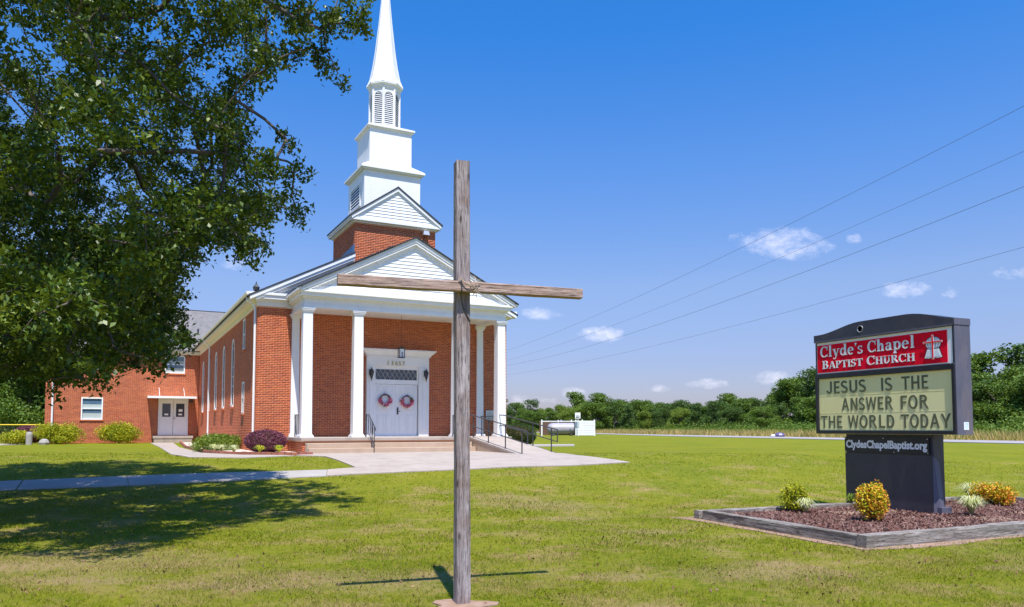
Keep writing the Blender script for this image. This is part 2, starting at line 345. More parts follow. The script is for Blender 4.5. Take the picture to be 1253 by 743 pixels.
# ---------------------------------------------------------------- church
CO = (-9.581, 28.725, 0); CY = R(27.3); _c, _s = math.cos(CY), math.sin(CY)
def L2W(x, y, z=None):
    X = CO[0] + x * _c - y * _s; Y = CO[1] + x * _s + y * _c
    return (X, Y, T(X, Y) if z is None else z)
def at_church(name, label, cat, group=None): return empty(name, CO, CY, label, cat, group)
XC, NW, RZ, SL, XN = 5.38, 10.5, 9.41, .505, 5.25            # axis, width, ridge, slope of the nave
def bricks(u0, u1, z0, z1, holes, plane, pos, nrm, parent, m='brick', clip=None, name='brick'):
    """real bricks in running bond, proud of the mortar; plane 'y' (u runs along x) or 'x' (u runs along y)"""
    PU, PZ, BU, BZ, D = .2035, .0677, .1915, .0575, .0035
    V = []; F = []; k = 0; z = z0
    while z + BZ < z1 + 1e-6:
        a, b = u0, u1
        if clip: a, b = max(a, clip(z + BZ)[0]), min(b, clip(z + BZ)[1])
        segs = [(a, b)]
        for (h0, h1, g0, g1) in holes:
            if z + BZ > g0 and z < g1:
                ns = []
                for (p, q) in segs:
                    if h1 <= p or h0 >= q: ns.append((p, q)); continue
                    if h0 > p: ns.append((p, h0))
                    if h1 < q: ns.append((h1, q))
                segs = ns
        off = (k % 2) * PU / 2
        for (p, q) in segs:
            i = math.floor((p - u0 - off) / PU)
            while True:
                s = u0 + off + i * PU; e = min(s + BU, q); s = max(s, p); i += 1
                if s >= q: break
                if e - s < .03: continue
                dd = D + random.uniform(-.0012, .0012); n = len(V)
                for (uu, zz) in ((s, z), (e, z), (e, z + BZ), (s, z + BZ)):
                    for o_ in (0, dd * nrm):
                        V.append((uu, pos + o_, zz) if plane == 'y' else (pos + o_, uu, zz))
                F += [(n + 1, n + 3, n + 5, n + 7), (n, n + 1, n + 7, n + 6), (n, n + 2, n + 3, n + 1), (n + 2, n + 4, n + 5, n + 3), (n + 4, n + 6, n + 7, n + 5)]
        z += PZ; k += 1
    o = fast_mesh(name, V, F, m, parent, 'stuff')
    bm = bmesh.new(); bm.from_mesh(o.data); bmesh.ops.recalc_face_normals(bm, faces=bm.faces); bm.to_mesh(o.data); bm.free()
    return o
def wall(u0, u1, z0, z1, holes, plane, pos, nrm, parent, name='wall', depth=.14, m='mortar', brickm='brick', real=True, label=None):
    b = MB(); cuts = sorted({u0, u1, *[h[0] for h in holes], *[h[1] for h in holes]}); zc = sorted({z0, z1, *[h[2] for h in holes], *[h[3] for h in holes]})
    P = (lambda u, d, z: (u, pos - d * nrm, z)) if plane == 'y' else (lambda u, d, z: (pos - d * nrm, u, z))
    for i in range(len(cuts) - 1):
        for j in range(len(zc) - 1):
            a, c, e, f = cuts[i], cuts[i + 1], zc[j], zc[j + 1]
            if any(h[0] <= a + 1e-6 and h[1] >= c - 1e-6 and h[2] <= e + 1e-6 and h[3] >= f - 1e-6 for h in holes): continue
            b.add([P(a, 0, e), P(c, 0, e), P(c, 0, f), P(a, 0, f)], [(0, 1, 2, 3)])
    for (a, c, e, f) in holes:      # reveals
        for q in (((a, e), (a, f)), ((a, f), (c, f)), ((c, f), (c, e)), ((c, e), (a, e))):
            b.add([P(q[0][0], 0, q[0][1]), P(q[1][0], 0, q[1][1]), P(q[1][0], depth, q[1][1]), P(q[0][0], depth, q[0][1])], [(0, 1, 2, 3)])
    me = bpy.data.meshes.new(name); me.from_pydata(b.v, [], b.f); me.materials.append(MATS[m]); me.update(); wl = link(name, me, parent)
    if label: wl['label'] = label
    if real: bricks(u0, u1, z0 + .01, z1, holes, plane, pos, nrm, wl, brickm)
    return wl
ch = at_church('church', 'red brick church with white columned porch and tall white steeple', 'church')
# nave walls (mortar sheet + bricks); local y=0 is the front, x=0 the left side wall
LW = [(y - .42, y + .42, 2.55, 5.62) for y in (6.5, 9.78, 13.06, 16.34, 19.62)]
RW = [(2.95, 3.55, 4.83, 6.1), (2.95, 3.55, 2.2, 3.5)]
wall(.0, NW, .4, 6.21, [(4.22, 6.84, 1.26, 4.55)], 'y', 0, -1, ch, 'front_wall', .12)
wall(.0, 22.2, .4, 6.2, LW + RW, 'x', 0, -1, ch, 'side_wall', .14)
b = MB(); b.box(.02, .3, .16, 22.2, .4, 6.2); b.build('inner_wall', 'brown_board', ch)
b = MB(); b.box(NW - .25, NW, .02, 24, .3, 6.4); b.build('far_side_wall', 'brick', ch)
# roofs
def gable_roof(y0, y1, hw, rz, sl, parent, m='shingle_dark', xc=XC, th=.07, name='roof'):
    b = MB()
    for s in (-1, 1):
        b.prism([(xc, rz), (xc + s * hw, rz - sl * hw), (xc + s * hw, rz - sl * hw - th), (xc, rz - th)], lambda p, a: (p[0], a, p[1]), y0, y1)
    return b.build(name, m, parent)
gable_roof(-.012, 29, XN + .40, RZ, SL, ch, xc=XN)
b = MB()
for s in (-1, 1): b = MB(); b.prism([(XN + s * 1.62, RZ - SL * 1.62), (XN + s * (XN + .4), RZ - SL * (XN + .4)), (XN + s * (XN + .4), RZ - SL * (XN + .4) - .06), (XN + s * 1.62, RZ - SL * 1.62 - .06)], lambda p, a: (p[0], a, p[1]), -.36, -.013); b.build('roof_overhang', 'shingle_dark', ch)
b = MB(); b.prism([(.0, 8.4), (0, 8.98), (3.1, 8.75), (3.1, 8.4)], lambda p, a: (a, p[0], p[1]), 3.665, 3.683); b.build('step_flashing', 'flashing_blue', ch)
def rake(b, y0, y1, d0, d1, hw0, hw1, rz, sl, xc=XC, side=(-1, 1)):
    """board following both roof slopes between depths d0..d1 under the roof line, half width hw0..hw1"""
    for s in side:
        b.prism([(xc + s * hw0, rz - sl * hw0 - d0), (xc + s * hw1, rz - sl * hw1 - d0), (xc + s * hw1, rz - sl * hw1 - d1), (xc + s * hw0, rz - sl * hw0 - d1)], lambda p, a: (p[0], a, p[1]), y0, y1)
def siding(xl, xr, zfun_top, z0, z1, y, ex, parent, xc, m='white_siding'):
    """clapboards clipped by the roof line; each board its own part"""
    z = z0; prev = None
    while z < z1 - .02:
        ze = min(z + ex, z1); a0 = zfun_top(z); a1 = zfun_top(ze)
        l0, r0 = max(xl, xc - a0), min(xr, xc + a0); l1, r1 = max(xl, xc - a1), min(xr, xc + a1)
        if r0 - l0 > .03:
            vs = [(l0, y - .028, z), (r0, y - .028, z), (r1, y - .004, ze), (l1, y - .004, ze), (l0, y, z), (r0, y, z), (r1, y, ze), (l1, y, ze)]
            MB().add(vs, [(0, 1, 2, 3), (5, 4, 7, 6), (0, 4, 5, 1), (1, 5, 6, 2), (2, 6, 7, 3), (3, 7, 4, 0)]).build('siding_board', m, parent)
        z = ze
    return
# nave gable face behind the porch
b = MB(); b.prism([(0.02, 6.42), (NW - .02, 6.42), (NW - .02, 6.7), (XN, RZ - .12), (.02, 6.7)], lambda p, a: (p[0], a, p[1]), .03, .1); gf = b.build('gable', 'white_paint', ch)
siding(.05, NW - .05, lambda z: (RZ - .45 - z) / SL, 6.64, RZ - .5, .028, .15, gf, XN)
for s in (-1, 1): b = MB(); rake(b, -.34, -.10, .061, .20, 1.62, XN + .33, RZ, SL, XN, (s,)); b.build('rake_board', 'white_paint', ch)
for s in (-1, 1): b = MB(); rake(b, -.30, -.1, .2, .31, 1.62, XN + .1, RZ, SL, XN, (s,)); rake(b, -.1, -.013, .2, .46, 1.62, XN - .1, RZ, SL, XN, (s,)); b.build('rake_moulding', 'white_paint', ch)
for s, (xa, xb) in ((0, (-.02, 1.075)), (1, (9.56, NW + .02))):
    b = MB(); b.box(xa, xb, -.05, .0, 6.21, 6.40); b.box(xa - (.1 if s == 0 else 0), xb + (.1 if s else 0), -.12, -.002, 6.4, 6.46)
    b.box(xa - (.3 if s == 0 else 0), xb + (.3 if s else 0), -.27, -.004, 6.46, 6.60); b.box(xa - (.34 if s == 0 else 0), xb + (.34 if s else 0), -.32, -.006, 6.6, 6.69)
    b.build('cornice_return', 'white_paint', ch)
b = MB(); b.box(1.08, 9.555, -.0125, .025, 6.18, 6.62); b.build('frieze', 'white_paint', ch)
# left eave: frieze, soffit, fascia, gutter, downspouts
b = MB(); b.box(-.035, 0, 0, 22.15, 6.2, 6.42); b.build('frieze', 'cream_paint', ch)
b = MB(); b.box(-.31, -.004, -.0, 22.15, 6.42, 6.455); b.build('soffit', 'cream_paint', ch)
b = MB(); b.box(-.34, -.31, .0, 22.1, 6.40, 6.60); b.build('fascia', 'cream_paint', ch)
b = MB(); b.prism([(-.46, 6.68), (-.345, 6.68), (-.345, 6.55), (-.42, 6.55), (-.46, 6.6)], lambda p, a: (p[0], a, p[1]), -.3, 22.0); b.build('gutter', 'cream_paint', ch)
b = MB(); b.box(NW, NW + .34, 0, 24, 6.42, 6.6); b.build('far_eave', 'white_paint', ch)
for y in (.12, 15.9):
    b = MB(); b.tube([(-.38, y, 6.55), (-.36, y, 6.42), (-.09, y, 6.2), (-.07, y, 6.05), (-.07, y, .95), (-.16, y, .82)], .045, 6); b.build('downspout', 'white_paint', ch)
# ---- windows of the side wall
def arched_window(y, parent):
    z0, z1, hw = 2.55, 5.62, .42
    wv = link('window', None, parent); wv.empty_display_size = .1
    fx = lambda p, a: (a, p[0], p[1])
    arc = lambda r: [(y + r * math.cos(t), z1 - hw + r * math.sin(t)) for t in [math.pi * i / 10 for i in range(11)]]
    out_p = [(y - hw, z0), (y + hw, z0)] + arc(hw); b = MB(); a_, b_ = arc(hw), arc(hw - .07)
    for i in range(10): b.prism([a_[i], a_[i + 1], b_[i + 1], b_[i]], fx, -.02, .08)
    for s in (-1, 1): b.prism([(y + s * hw, z0), (y + s * (hw - .07), z0), (y + s * (hw - .07), z1 - hw), (y + s * hw, z1 - hw)], fx, -.02, .08)
    b.prism([(y - hw + .09, z0), (y + hw - .09, z0), (y + hw - .09, z0 + .09), (y - hw + .09, z0 + .09)], fx, -.05, .06); b.build('frame', 'white_paint', wv)
    b = MB(); fr = [(z0 + .09 + (z1 - hw - z0 - .09) * k) for k in (.333, .5, .667, 1)]
    for z in fr: b.prism([(y - hw + .09, z - .025), (y + hw - .09, z - .025), (y + hw - .09, z + .025), (y - hw + .09, z + .025)], fx, .02, .065)
    b.prism([(y - .02, z0 + .09), (y + .02, z0 + .09), (y + .02, z1 - .1), (y - .02, z1 - .1)], fx, .03, .06); b.build('glazing_bar', 'white_paint', wv)
    b = MB(); b.prism([(y - hw + .08, z0 + .08), (y + hw - .08, z0 + .08)] + arc(hw - .085), fx, .06, .07); b.build('pane', 'glass_dark', wv)
    # brick spandrels over the arch
    b = MB()
    for s in (-1, 1):
        pts = [(y + s * hw * math.sin(t), z1 - hw + hw * math.cos(t)) for t in [math.pi / 2 * i / 6 for i in range(7)]]
        for i in range(6): b.prism([pts[i], pts[i + 1], (pts[i + 1][0], z1 + .001), (pts[i][0], z1 + .001)], fx, -.008, .1)
    b.build('spandrel', 'brick', wv)
    b = MB(); b.box(-.10, .1, y - hw - .05, y + hw + .05, z0 - .075, z0 - .004); b.build('sill', 'brick', wv)
for y in (6.5, 9.78, 13.06, 16.34, 19.62): arched_window(y, ch)
def flat_window(u0, u1, z0, z1, plane, pos, parent, nrm=-1, blinds=False, sash=True):
    wv = link('window', None, parent); wv.empty_display_size = .1
    fx = (lambda p, a: (a, p[0], p[1])) if plane == 'x' else (lambda p, a: (p[0], a, p[1]))
    b = MB(); t = .07
    def rc(a, c, e, f, d0, d1): b.prism([(a, e), (c, e), (c, f), (a, f)], fx, pos + nrm * d0, pos - nrm * d1)
    rc(u0, u0 + t, z0, z1, .02, .08); rc(u1 - t, u1, z0, z1, .02, .08); rc(u0 + t, u1 - t, z0, z0 + t, .018, .08); rc(u0 + t, u1 - t, z1 - t, z1, .018, .08)
    b.build('frame', 'white_paint', wv)
    if sash:
        b = MB(); zm = (z0 + z1) / 2; rc(u0 + t, u1 - t, zm - .03, zm + .03, .01, .05); b.build('sash', 'white_paint', wv)
    b = MB(); rc(u0 + t * .9, u1 - t * .9, z0 + t * .9, z1 - t * .9, -.05, .06); b.build('pane', 'glass_sky' if not blinds else 'blind', wv)
    if blinds:
        b = MB(); rc(u0 + t, u1 - t, (z0 + z1) / 2 + (z1 - z0) * .2, z1 - t, -.046, .049); rc(u0 + t, u1 - t, z0 + (z1 - z0) * .3, (z0 + z1) / 2 - .03, -.046, .049); b.build('pane', 'glass_sky', wv)
    b = MB(); rc(u0 - .06, u1 + .06, z0 - .07, z0 - .004, .06, .0); b.build('sill', 'brick', wv)
    return wv
flat_window(2.95, 3.55, 4.83, 6.1, 'x', 0, ch); flat_window(2.95, 3.55, 2.2, 3.5, 'x', 0, ch)
# ---- porch
PC = 5.3
b = MB(); b.box(1.22, 9.42, -2.47, -.013, .45, 1.14); pf = b.build('porch_base', 'mortar', ch)
bricks(1.22, 7.6, .5, 1.14, [], 'y', -2.47, -1, pf); bricks(-2.47, -.02, .5, 1.14, [], 'x', 1.22, -1, pf)
b = MB(); b.box(1.15, 9.46, -2.55, -.013, 1.142, 1.262); b.build('porch_floor', 'concrete', ch, bevel=.012)
def column(x0, x1, y0, y1, half=False, name='column'):
    c = link(name, None, ch); c.empty_display_size = .1; z0, z1 = 1.262, 5.95
    b = MB(); b.frus(x0 + .01, x1 - .01, y0 + .01, y1 - (0 if half else .01), z0 + .1, x0 + .03, x1 - .03, y0 + .03, y1 - (0 if half else .03), z1 - .13); b.build('shaft', 'white_paint', c, bevel=.008)
    e = .05; b = MB(); b.box(x0 - e, x1 + e, y0 - e, y1 + (0 if half else e), z0 + .001, z0 + .07); b.box(x0 - .015, x1 + .015, y0 - .015, y1 + (0 if half else .015), z0 + .07, z0 + .12); b.build('base', 'white_paint', c, bevel=.006)
    b = MB(); b.box(x0 - .01, x1 + .01, y0 - .01, y1 + (0 if half else .01), z1 - .15, z1 - .10); b.box(x0 - .035, x1 + .035, y0 - .03, y1 + (0 if half else .03), z1 - .10, z1 - .05); b.box(x0 - .06, x1 + .06, y0 - .045, y1 + (0 if half else .045), z1 - .05, z1 - .003); b.build('capital', 'white_paint', c, bevel=.006)
for xc_ in (1.42, 3.29, 7.31, 9.2): column(xc_ - .2, xc_ + .2, -2.18, -1.78)
column(1.24, 1.58, -.14, -.012, True, 'pilaster'); column(9.02, 9.36, -.14, -.012, True, 'pilaster')
EN = link('entablature', None, ch); EN.empty_display_size = .1
def ring(b, xo, yo, z0, z1, t=.4):
    """U-shaped band round the porch: front and two returns"""
    x0, x1 = 1.25 - xo, 9.37 + xo; y0 = -2.2 - yo
    b.box(x0, x1, y0, -2.2 + t, z0, z1); b.box(x0, 1.25 + t - .04, -2.2 + t, -.0141, z0, z1); b.box(9.37 - t + .04, x1, -2.2 + t, -.0141, z0, z1)
for nm, xo, yo, z0, z1 in (('architrave', 0, 0, 5.95, 6.07), ('frieze', -.025, -.025, 6.07, 6.29), ('bed_moulding', .05, .05, 6.29, 6.35), ('cornice', .13, .2, 6.35, 6.47), ('crown_moulding', .17, .27, 6.47, 6.56)):
    b = MB(); ring(b, xo, yo, z0, z1); b.build(nm, 'white_paint', EN)
b = MB(); b.box(1.61, 9.01, -1.8, -.016, 6.05, 6.1); b.build('porch_ceiling', 'white_paint', ch)
PRZ, PSL = 8.90, .515
pr = gable_roof(-2.56, -.0, 4.4, PRZ, PSL, ch, name='porch_roof', th=.05)
# curling shingle tabs along the left rake
for i in range(26):
    x = 2.7 + i * .068; z = PRZ - PSL * (XC - x) + .0
    MB().add([(x, -2.58, z - .01), (x + .05, -2.58, z + .016), (x + .05, -2.3, z + .016), (x, -2.3, z - .01), (x + .02, -2.58, z + .055 + random.uniform(-.01, .015))], [(0, 1, 4), (0, 1, 2, 3), (0, 4, 3), (1, 2, 4), (2, 3, 4)]).build('shingle', 'shingle_dark', pr)
PED = link('pediment', None, ch); PED.empty_display_size = .1
b = MB(); rake(b, -2.5, -2.34, .051, .20, 0, 4.25, PRZ, PSL); b.build('fascia', 'white_paint', PED)
b = MB(); rake(b, -2.47, -2.34, .20, .30, 0, 4.1, PRZ, PSL); b.build('crown_moulding', 'white_paint', PED)
b = MB(); rake(b, -2.37, -2.3, .30, .44, 0, 3.6, PRZ, PSL); b.build('frieze', 'white_paint', PED)
b = MB(); b.prism([(1.3, 6.56), (9.46, 6.56), (XC, PRZ - .1)], lambda p, a: (p[0], a, p[1]), -2.31, -2.2); b.build('backing', 'white_paint', PED)
siding(1.6, 9.2, lambda z: (PRZ - .42 - z) / PSL, 6.74, PRZ - .44, -2.32, .135, PED, XC)
b = MB(); b.box(1.5, 9.25, -2.38, -2.31, 6.56, 6.74); b.build('base_board', 'white_paint', PED)
for s, xa in ((-1, .98), (1, 9.78)):
    b = MB(); b.box(min(xa, xa - s * .16), max(xa, xa - s * .16), -2.5, -.02, 6.52, 6.62); b.build('side_fascia', 'white_paint', PED)
# ---- entrance
DR = link('entrance', None, ch); DR.empty_display_size = .1
b = MB(); b.box(4.2, 4.52, -.16, .1, 1.263, 4.1); b.box(6.4, 6.84, -.16, .1, 1.263, 4.1); b.box(4.2, 6.84, -.15, .1, 4.1, 4.5); b.build('casing', 'white_paint', DR, bevel=.006)
for xa in (4.30, 6.56): b = MB(); b.box(xa, xa + .14, -.185, -.16, 1.5, 3.95); b.build('pilaster_panel', 'white_paint', DR, bevel=.01)
b = MB(); b.box(4.15, 6.89, -.22, .0, 4.50, 4.56); b.frus(4.15, 6.89, -.24, 0, 4.56, 3.98, 7.06, -.38, 0, 4.72); b.box(3.96, 7.08, -.40, 0, 4.72, 4.77); b.build('door_cornice', 'white_paint', DR)
b = MB(); b.box(4.5, 6.42, -.06, .1, 3.38, 3.56); b.box(4.5, 6.42, -.07, .1, 3.98, 4.1); b.box(4.5, 4.58, -.065, .1, 3.56, 3.98); b.box(6.34, 6.42, -.065, .1, 3.56, 3.98); b.build('transom_frame', 'white_paint', DR)
b = MB(); b.box(4.58, 6.34, .0, .05, 3.56, 3.98); b.build('transom_pane', 'glass_dark', DR)
b = MB()
for s in (-1, 1):
    for k in range(-3, 12):
        x0 = 4.58 + k * .196; pts = []
        x1 = x0 + .42 * .62; a, c = (x0, x1) if s > 0 else (x1, x0)
        za, zc = 3.56, 3.98
        # clip
        def cl_(xa, za, xb, zb):
            if xa > xb: xa, za, xb, zb = xb, zb, xa, za
            if xb <= 4.59 or xa >= 6.33: return None
            if xa < 4.59: za += (zb - za) * (4.59 - xa) / (xb - xa); xa = 4.59
            if xb > 6.33: zb = za + (zb - za) * (6.33 - xa) / (xb - xa); xb = 6.33
            return xa, za, xb, zb
        q = cl_(a, za, c, zc)
        if q: b.tube([(q[0], -.015 - .006 * s, q[1]), (q[2], -.015 - .006 * s, q[3])], .0085, 4)
b.build('lattice', 'aluminium', DR, kind='stuff')
for k, (xa, xb) in enumerate(((4.53, 5.44), (5.455, 6.37))):
    b = MB(); b.box(xa, xb, -.03, .03, 1.28, 3.37); d = b.build('door_leaf', 'white_paint', DR)
    w_ = (xb - xa)
    for (u0, u1) in ((.14, .47), (.53, .86)):
        for (z0, z1) in ((1.45, 2.15), (2.3, 2.95), (3.05, 3.28)):
            x0, x1 = xa + w_ * u0, xa + w_ * u1
            b = MB(); b.box(x0 + .05, x1 - .05, -.042, -.0305, z0 + .05, z1 - .05)
            for (p, q, r_, t_) in ((x0, x1, z0, z0 + .02), (x0, x1, z1 - .02, z1), (x0, x0 + .02, z0 + .02, z1 - .02), (x1 - .02, x1, z0 + .02, z1 - .02)): b.box(p, q, -.044, -.0305, r_, t_)
            b.build('door_panel', 'white_paint', DR)
b = MB(); b.box(5.50, 5.56, -.05, -.03, 2.15, 2.42); b.tube([(5.53, -.05, 2.28), (5.53, -.11, 2.28), (5.62, -.11, 2.27)], .014, 6); b.tube([(5.53, -.03, 2.42), (5.53, -.07, 2.42)], .025, 8); b.build('handle', 'black_metal', DR)
b = MB(); b.box(5.425, 5.47, -.05, -.028, 1.28, 3.37); b.build('astragal', 'white_paint', DR)
b = MB(); b.box(4.5, 6.4, -.16, -.0, 1.2635, 1.285); b.build('threshold', 'aluminium', DR)
fc = bpy.data.curves.new('house_number', 'FONT')
def text_mesh(s, size, name, m, parent, loc, rot, depth=.01, off=0., width=None, sx=1., spacing=1.):
    c = bpy.data.curves.new(name, 'FONT'); c.body = s; c.size = size; c.extrude = depth; c.offset = off; c.space_character = spacing; c.resolution_u = 3
    o = bpy.data.objects.new(name, c); COL.objects.link(o); bpy.context.view_layer.update()
    me = bpy.data.meshes.new_from_object(o.evaluated_get(bpy.context.evaluated_depsgraph_get())); bpy.data.objects.remove(o); bpy.data.curves.remove(c)
    x = [v.co.x for v in me.vertices]; wd = max(x) - min(x)
    k = (width / wd) if width else sx; mn = min(x)
    for v in me.vertices: v.co.x = (v.co.x - mn) * k
    me.materials.clear(); me.materials.append(MATS[m]); me.name = name
    o = link(name, me, parent); o.location = loc; o.rotation_euler = rot; return o
bpy.data.curves.remove(fc)
num = empty('house_number', (0, 0, 0)); num.parent = DR; x = 5.06
for chh in '15657':
    o = text_mesh(chh, .24, 'digit', 'brass', DR, (x, -.165, 4.145), (R(90), 0, 0), .008, .004); x += .155
bpy.data.objects.remove(num)
# plaque, lamps, floodlight: things fixed to the church
pq = at_church('wall_plaque', 'small pale cornerstone plaque low on the brick wall beside the right pilaster', 'plaque')
b = MB(); b.box(9.5, 9.92, -.045, -.012, 1.95, 2.36); b.build('slab', 'aluminium', pq, bevel=.006)
b = MB()
for k in range(6): b.box(9.55, 9.87 - (k % 3) * .04, -.05, -.046, 2.02 + k * .05, 2.035 + k * .05)
b.build('inscription', 'walk_concrete', pq)
def lamp(x, y, z, label):
    t = at_church('wall_lantern', label, 'lamp', 'coach lanterns either side of the entrance')
    b = MB(); b.box(x - .05, x + .05, y, y + .03, z - .12, z + .12); b.tube([(x, y, z + .05), (x, y - .1, z + .12), (x, y - .14, z + .05)], .012, 6); b.build('bracket', 'black_metal', t)
    b = MB(); b.rings([(.03, z - .24), (.05, z - .18), (.09, z + .02), (.10, z + .03)], 6, x, y - .14); b.build('glass_body', 'glass_dark', t)
    b = MB(); b.rings([(.11, z + .03), (.06, z + .11), (.02, z + .15), (.015, z + .2)], 6, x, y - .14)
    for k in range(6):
        a = 2 * math.pi * k / 6; b.tube([(x + .032 * math.cos(a), y - .14 + .032 * math.sin(a), z - .24), (x + .096 * math.cos(a), y - .14 + .096 * math.sin(a), z + .03)], .008, 4)
    b.rings([(.005, z - .36), (.015, z - .30), (.035, z - .24)], 6, x, y - .14); b.build('cage', 'black_metal', t)
lamp(4.34, -.19, 3.82, 'black coach lantern on the door casing nearest the second column')
lamp(6.65, -.19, 3.84, 'black coach lantern on the door casing toward the wooden cross')
t = at_church('hanging_lantern', 'square black lantern hanging from the porch ceiling over the door', 'lamp')
b = MB(); X, Y, Z = 5.32, -1.05, 4.40
for dx in (-.1, .1):
    for dy in (-.1, .1): b.box(X + dx - .012, X + dx + .012, Y + dy - .012, Y + dy + .012, Z, Z + .32)
b.box(X - .12, X + .12, Y - .12, Y + .12, Z - .03, Z); b.box(X - .12, X + .12, Y - .12, Y + .12, Z + .32, Z + .345); b.frus(X - .1, X + .1, Y - .1, Y + .1, Z + .345, X - .02, X + .02, Y - .02, Y + .02, Z + .42); b.build('cage', 'black_metal', t)
b = MB(); b.box(X - .09, X + .09, Y - .09, Y + .09, Z + .001, Z + .319); b.build('pane', 'sign_white', t)
b = MB(); b.rings([(.02, Z + .002), (.02, Z + .2)], 8, X, Y - .1); b.build('candle', 'black_metal', t)
b = MB(); b.tube([(X, Y, Z + .42), (X, Y, 6.05)], .006, 5); b.build('chain', 'black_metal', t)
t = at_church('floodlight', 'small grey floodlight under the tower gable', 'lamp')
b = MB(); b.frus(6.52, 6.80, -.28, -.1, 9.62, 6.55, 6.77, -.24, -.08, 9.80); b.build('housing', 'aluminium', t, bevel=.01)
b = MB(); b.box(6.63, 6.69, -.1, -.013, 9.72, 9.78); b.tube([(6.66, -.03, 9.62), (6.62, -.03, 9.5), (6.6, -.03, 9.36)], .012, 5); b.build('conduit', 'black_metal', t)
# wreaths
def wreath(x, z, label):
    t = at_church('wreath', label, 'wreath', 'flower wreaths on the church doors'); y = -.10; r = .21
    b = MB()
    for k in range(5):
        pts = [(x + (r + random.uniform(-.03, .03)) * math.cos(a), y + random.uniform(-.02, .02), z + (r + random.uniform(-.03, .03)) * math.sin(a)) for a in [2 * math.pi * i / 22 for i in range(23)]]
        b.tube(pts, .016, 5)
    b.build('twig_ring', 'dark_twig', t)
    for nm, m, n, a0, a1, s in (('pink_flower', 'pink', 120, 165, 375, .075), ('white_flower', 'flower_white', 20, 200, 340, .07), ('purple_flower', 'flower_purple', 8, 80, 130, .03), ('leaf', 'green_leaf', 40, 150, 400, .05)):
        P = np.array([(x + (r + random.uniform(-.05, .06)) * math.cos(R(a)), y - random.uniform(.02, .07), z + (r + random.uniform(-.05, .06)) * math.sin(R(a))) for a in [random.uniform(a0, a1) for _ in range(n)]])
        V_, F_ = leaves_np(P, s * 1.6, s * 1.5); fast_mesh(nm, V_, F_, m, t, 'stuff')
wreath(4.98, 2.74, 'pink flowered twig wreath on the left door leaf'); wreath(5.90, 2.70, 'pink and white wreath on the right door leaf beside the handle')
# ---- tower and steeple
TX0, TX1, TY0, TY1 = 3.69, 7.13, 0.0, 3.43
TW = link('tower', None, ch); TW.empty_display_size = .1
b = MB(); b.box(TX0, TX1, TY0 - .012, TY1, 7.4, 9.86); b.build('tower_wall', 'mortar', TW)
bricks(TX0, TX1, 8.0, 9.86, [], 'y', TY0 - .012, -1, TW); bricks(TY0, TY1, 7.6, 9.86, [], 'x', TX0, -1, TW)
TRZ, TSL, TC, THW = 11.50, .70, 5.41, 1.97
b = MB()
for (e, z0, z1) in ((.06, 9.86, 9.93), (.19, 9.93, 10.04)): b.box(TX0 - e, TX1 + e, TY0 - e - .012, TY1 + e, z0, z1)
b.build('tower_cornice', 'white_paint', TW)
b = MB(); b.prism([(TX0, 10.04), (TX1, 10.04), (TX1, 10.1), (TC, TRZ - .1), (TX0, 10.1)], lambda p, a: (p[0], a, p[1]), -.135, TY1); b.build('tower_gable', 'white_paint', TW)
gable_roof(-.26, TY1 + .2, THW, TRZ, TSL, TW, xc=TC, th=.06, name='tower_roof')
b = MB(); rake(b, -.23, -.06, .061, .20, 0, THW - .06, TRZ, TSL, TC); b.build('rake_board', 'white_paint', TW)
b = MB(); rake(b, -.185, -.14, .20, .27, 0, THW - .25, TRZ, TSL, TC); b.build('rake_moulding', 'white_paint', TW)
for s in (-1, 1):
    xa = TC + s * (THW - .02); b = MB(); b.box(min(xa, xa - s * .16), max(xa, xa - s * .16), -.2, TY1 + .15, 10.0, 10.12); b.build('tower_fascia', 'white_paint', TW)
siding(TX0, TX1, lambda z: (TRZ - .26 - z) / TSL, 10.05, TRZ - .28, -.14, .125, TW, TC)
STP = link('steeple', None, ch); STP.empty_display_size = .1; AX, AY = 5.42, 1.72
def stage(h, z0, z1, name): b = MB(); b.box(AX - h, AX + h, AY - h, AY + h, z0, z1); return b.build(name, 'white_paint', STP, bevel=.012)
stage(1.22, 9.9, 12.33, 'lower_stage'); stage(.925, 12.4, 14.25, 'upper_stage')
def cap(h, hi, z0, z1, z2, name):
    b = MB(); b.box(AX - h + .07, AX + h - .07, AY - h + .07, AY + h - .07, z0 - .06, z0); b.box(AX - h, AX + h, AY - h, AY + h, z0, z1); b.frus(AX - h, AX + h, AY - h, AY + h, z1, AX - hi, AX + hi, AY - hi, AY + hi, z2); b.build(name, 'white_paint', STP)
cap(1.38, .93, 12.34, 12.42, 12.74, 'lower_cap'); cap(1.035, .66, 14.26, 14.33, 14.5, 'upper_cap')
# louvred vent in the left face of the lower stage
lx = AX - 1.22; b = MB()
for (a, c, e, f) in ((1.02, 1.1, 10.85, 11.86), (2.42, 2.5, 10.85, 11.86), (1.1, 2.42, 10.85, 10.92), (1.1, 2.42, 11.79, 11.86)): b.box(lx - .04, lx - .001, a, c, e, f)
b.build('louvre_frame', 'white_paint', STP); b = MB(); b.box(lx - .006, lx - .001, 1.1, 2.42, 10.92, 11.79); b.build('louvre_back', 'glass_dark', STP)
for k in range(7):
    z = 10.95 + k * .125; b = MB(); b.add([(lx - .035, 1.1, z), (lx - .035, 2.42, z), (lx - .008, 2.42, z + .07), (lx - .008, 1.1, z + .07), (lx - .035, 1.1, z - .012), (lx - .035, 2.42, z - .012), (lx - .008, 2.42, z + .058), (lx - .008, 1.1, z + .058)], [(0, 1, 2, 3), (5, 4, 7, 6), (0, 4, 5, 1), (1, 5, 6, 2), (2, 6, 7, 3), (3, 7, 4, 0)]); b.build('slat', 'white_paint', STP)
